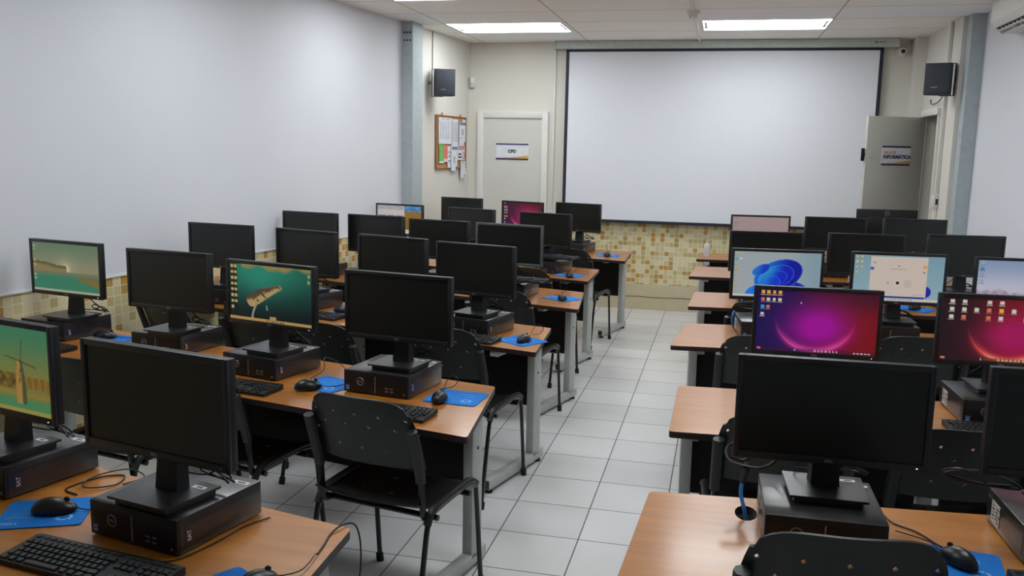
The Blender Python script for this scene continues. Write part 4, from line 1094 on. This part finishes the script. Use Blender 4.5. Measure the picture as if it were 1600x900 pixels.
# ------------------------------------------------------------------ loose things
GEL = mat('sanitiser_gel', (214, 226, 244), .2, vary=.0); GEL.node_tree.nodes['Principled BSDF'].inputs['Alpha'].default_value = .4
t = thing('sanitiser_bottle', (-.12, 8.56, TOPZ), 0, 'clear hand sanitiser pump bottle on the front desk by the mosaic wall', 'bottle')
mb = MB(); mb.lathe([(.0, 0), (.03, 0), (.032, .006), (.032, .095), (.026, .115), (.012, .128), (.012, .136), (0, .136)]); mb.obj('bottle', CLEAR, t)
mb = MB(); mb.lathe([(.0, .002), (.028, .002), (.0295, .008), (.0295, .085), (.0, .085)]); mb.obj('gel', GEL, t)
mb = MB(); mb.lathe([(.014, .134), (.014, .152), (.006, .155), (.006, .175), (.012, .177), (.012, .187), (0, .188)]); mb.box((-.018, 0, .183), (.04, .012, .009), bev=.003); mb.obj('pump', STKW, t)
def cable_thing(name, pts, r, m, label, cat='cable', per=6):
    mb = MB(); mb.tube(smooth_path(pts, per), r, 0, 7)
    return tag(mb.obj(name, m), label, cat)
z = TOPZ+.0026
cable_thing('loose_cable', [(-.898, 1.838, z), (-.905, 1.89, z), (-.915, 1.95, z), (-.905, 2.0, z+.004), (-.885, 2.035, z-.01), (-.875, 2.045, .68), (-.885, 2.05, .58), (-.93, 2.04, .5), (-1.02, 2.03, .42)], .0024, CABLE,
            'black cable hanging over the aisle corner of the sixth row desk, noticeboard side')
cable_thing('loose_cable', [(-1.69, 1.99, z), (-1.75, 2.02, z), (-1.72, 2.12, z), (-1.66, 2.15, z), (-1.64, 2.08, z), (-1.70, 2.03, z+.006), (-1.73, 2.1, z+.006), (-1.68, 2.19, z+.004), (-1.60, 2.16, z), (-1.62, 2.09, z)], .0022, CABLE,
            'coiled black cable between two computers on the sixth row desk')
cable_thing('loose_cable', [(-1.27, 1.705, z), (-1.205, 1.715, z), (-1.165, 1.82, z), (-1.145, 1.93, z), (-1.11, 2.0, z)], .0018, CABLE, 'thin cable along the side of the computer nearest the keyboard on sixth row desk')
cable_thing('loose_cable', [(-1.52, 3.42, z), (-1.56, 3.46, z+.03), (-1.62, 3.42, z+.07), (-1.6, 3.36, z+.03), (-1.64, 3.3, z)], .0018, CABLE, 'thin looping cable beside the whale-picture computer')
cable_thing('loose_cable', [(.47, 2.49, z), (.49, 2.42, z), (.54, 2.375, z), (.575, 2.31, z), (.582, 2.285, z+.004)], .0022, CABLE, 'black cable from computer to blue mouse pad on sixth row desk, open-door side')
cable_thing('monitor_cable', [(.19, 2.43, .94), (.19, 2.45, .90), (.17, 2.455, .872), (.13, 2.43, .866), (.06, 2.44, .875), (.05, 2.48, .90), (.09, 2.50, .915), (.12, 2.49, .89), (.10, 2.50, .86), (.06, 2.49, .87)], .0042, CABLE,
            'thick black cable looping off the computer beside the desk cable hole')
cable_thing('coiled_cable', [(.72, 2.47, .872), (.66, 2.48, .90), (.62, 2.50, .885), (.64, 2.51, .862), (.74, 2.49, .858), (.80, 2.46, .87), (.72, 2.49, .895), (.63, 2.515, .875), (.70, 2.50, .86), (.78, 2.475, .868)], .0038, CABLE,
            'black cable coiled on the corner of the computer, middle seat, sixth desk row, open-door side')
cable_thing('coiled_cable', [(.24, 5.02, .872), (.17, 5.0, .90), (.11, 4.98, .905), (.10, 5.0, .885), (.16, 5.02, .87), (.23, 5.03, .866), (.17, 5.02, .885), (.12, 5.0, .89), (.13, 5.03, .872), (.20, 5.05, .864)], .0036, CABLE,
            'black cables coiled beside the computer under the blue petal picture')
cable_thing('network_cable', [(.100, 5.06, .83), (.096, 5.05, .845), (.088, 5.03, .82), (.088, 5.03, .78), (.10, 5.03, .756)], .006, CABBL, 'short blue cable bending down to the desk beside the blue petal computer')
t = thing('network_cable', (0, 0, 0), 0, 'blue network cable with black plug rising through the desk hole', 'cable')
mb = MB(); mb.tube(smooth_path([(.118, 2.37, .60), (.115, 2.365, .70), (.104, 2.37, .76), (.092, 2.395, .80), (.094, 2.41, .825)], 6), .0055, 0, 8); mb.obj('cable', CABBL, t)
mb = MB(); mb.tube([(.094, 2.41, .824), (.100, 2.43, .852), (.106, 2.45, .868)], [.007, .011, .011], 0, 10); mb.obj('plug', RUBBER, t)

# ------------------------------------------------------------------ camera, world, view
cam = bpy.data.cameras.new('camera'); co = bpy.data.objects.new('camera', cam); COL.objects.link(co)
cam.sensor_width = 36; cam.lens = 1383.667/1600*36; cam.clip_start = .05
pi_, ya, ro = .15544306, -.23088183, -.01982455
fw = Vector((sin(ya)*cos(pi_), cos(ya)*cos(pi_), -sin(pi_))); rt = Vector((cos(ya), -sin(ya), 0)); dn = fw.cross(rt)
R_ = cos(ro)*rt+sin(ro)*dn; D_ = -sin(ro)*rt+cos(ro)*dn
M = Matrix((R_, -D_, -fw)).transposed().to_4x4(); M.translation = Vector((0, 0, 1.72))
co.matrix_world = M; SC.camera = co
w = bpy.data.worlds.new('world'); SC.world = w; w.use_nodes = True
w.node_tree.nodes['Background'].inputs[0].default_value = (.8, .85, .9, 1); w.node_tree.nodes['Background'].inputs[1].default_value = .05
SC.view_settings.view_transform = 'Standard'; SC.view_settings.look = 'None'; SC.view_settings.gamma = 1; SC.view_settings.use_curve_mapping = False
SC.view_settings.exposure = 0.0
SC.cycles.use_denoising = True; SC.cycles.max_bounces = 8; SC.cycles.diffuse_bounces = 4; SC.cycles.sample_clamp_indirect = 6; SC.cycles.caustics_reflective = False; SC.cycles.caustics_refractive = False
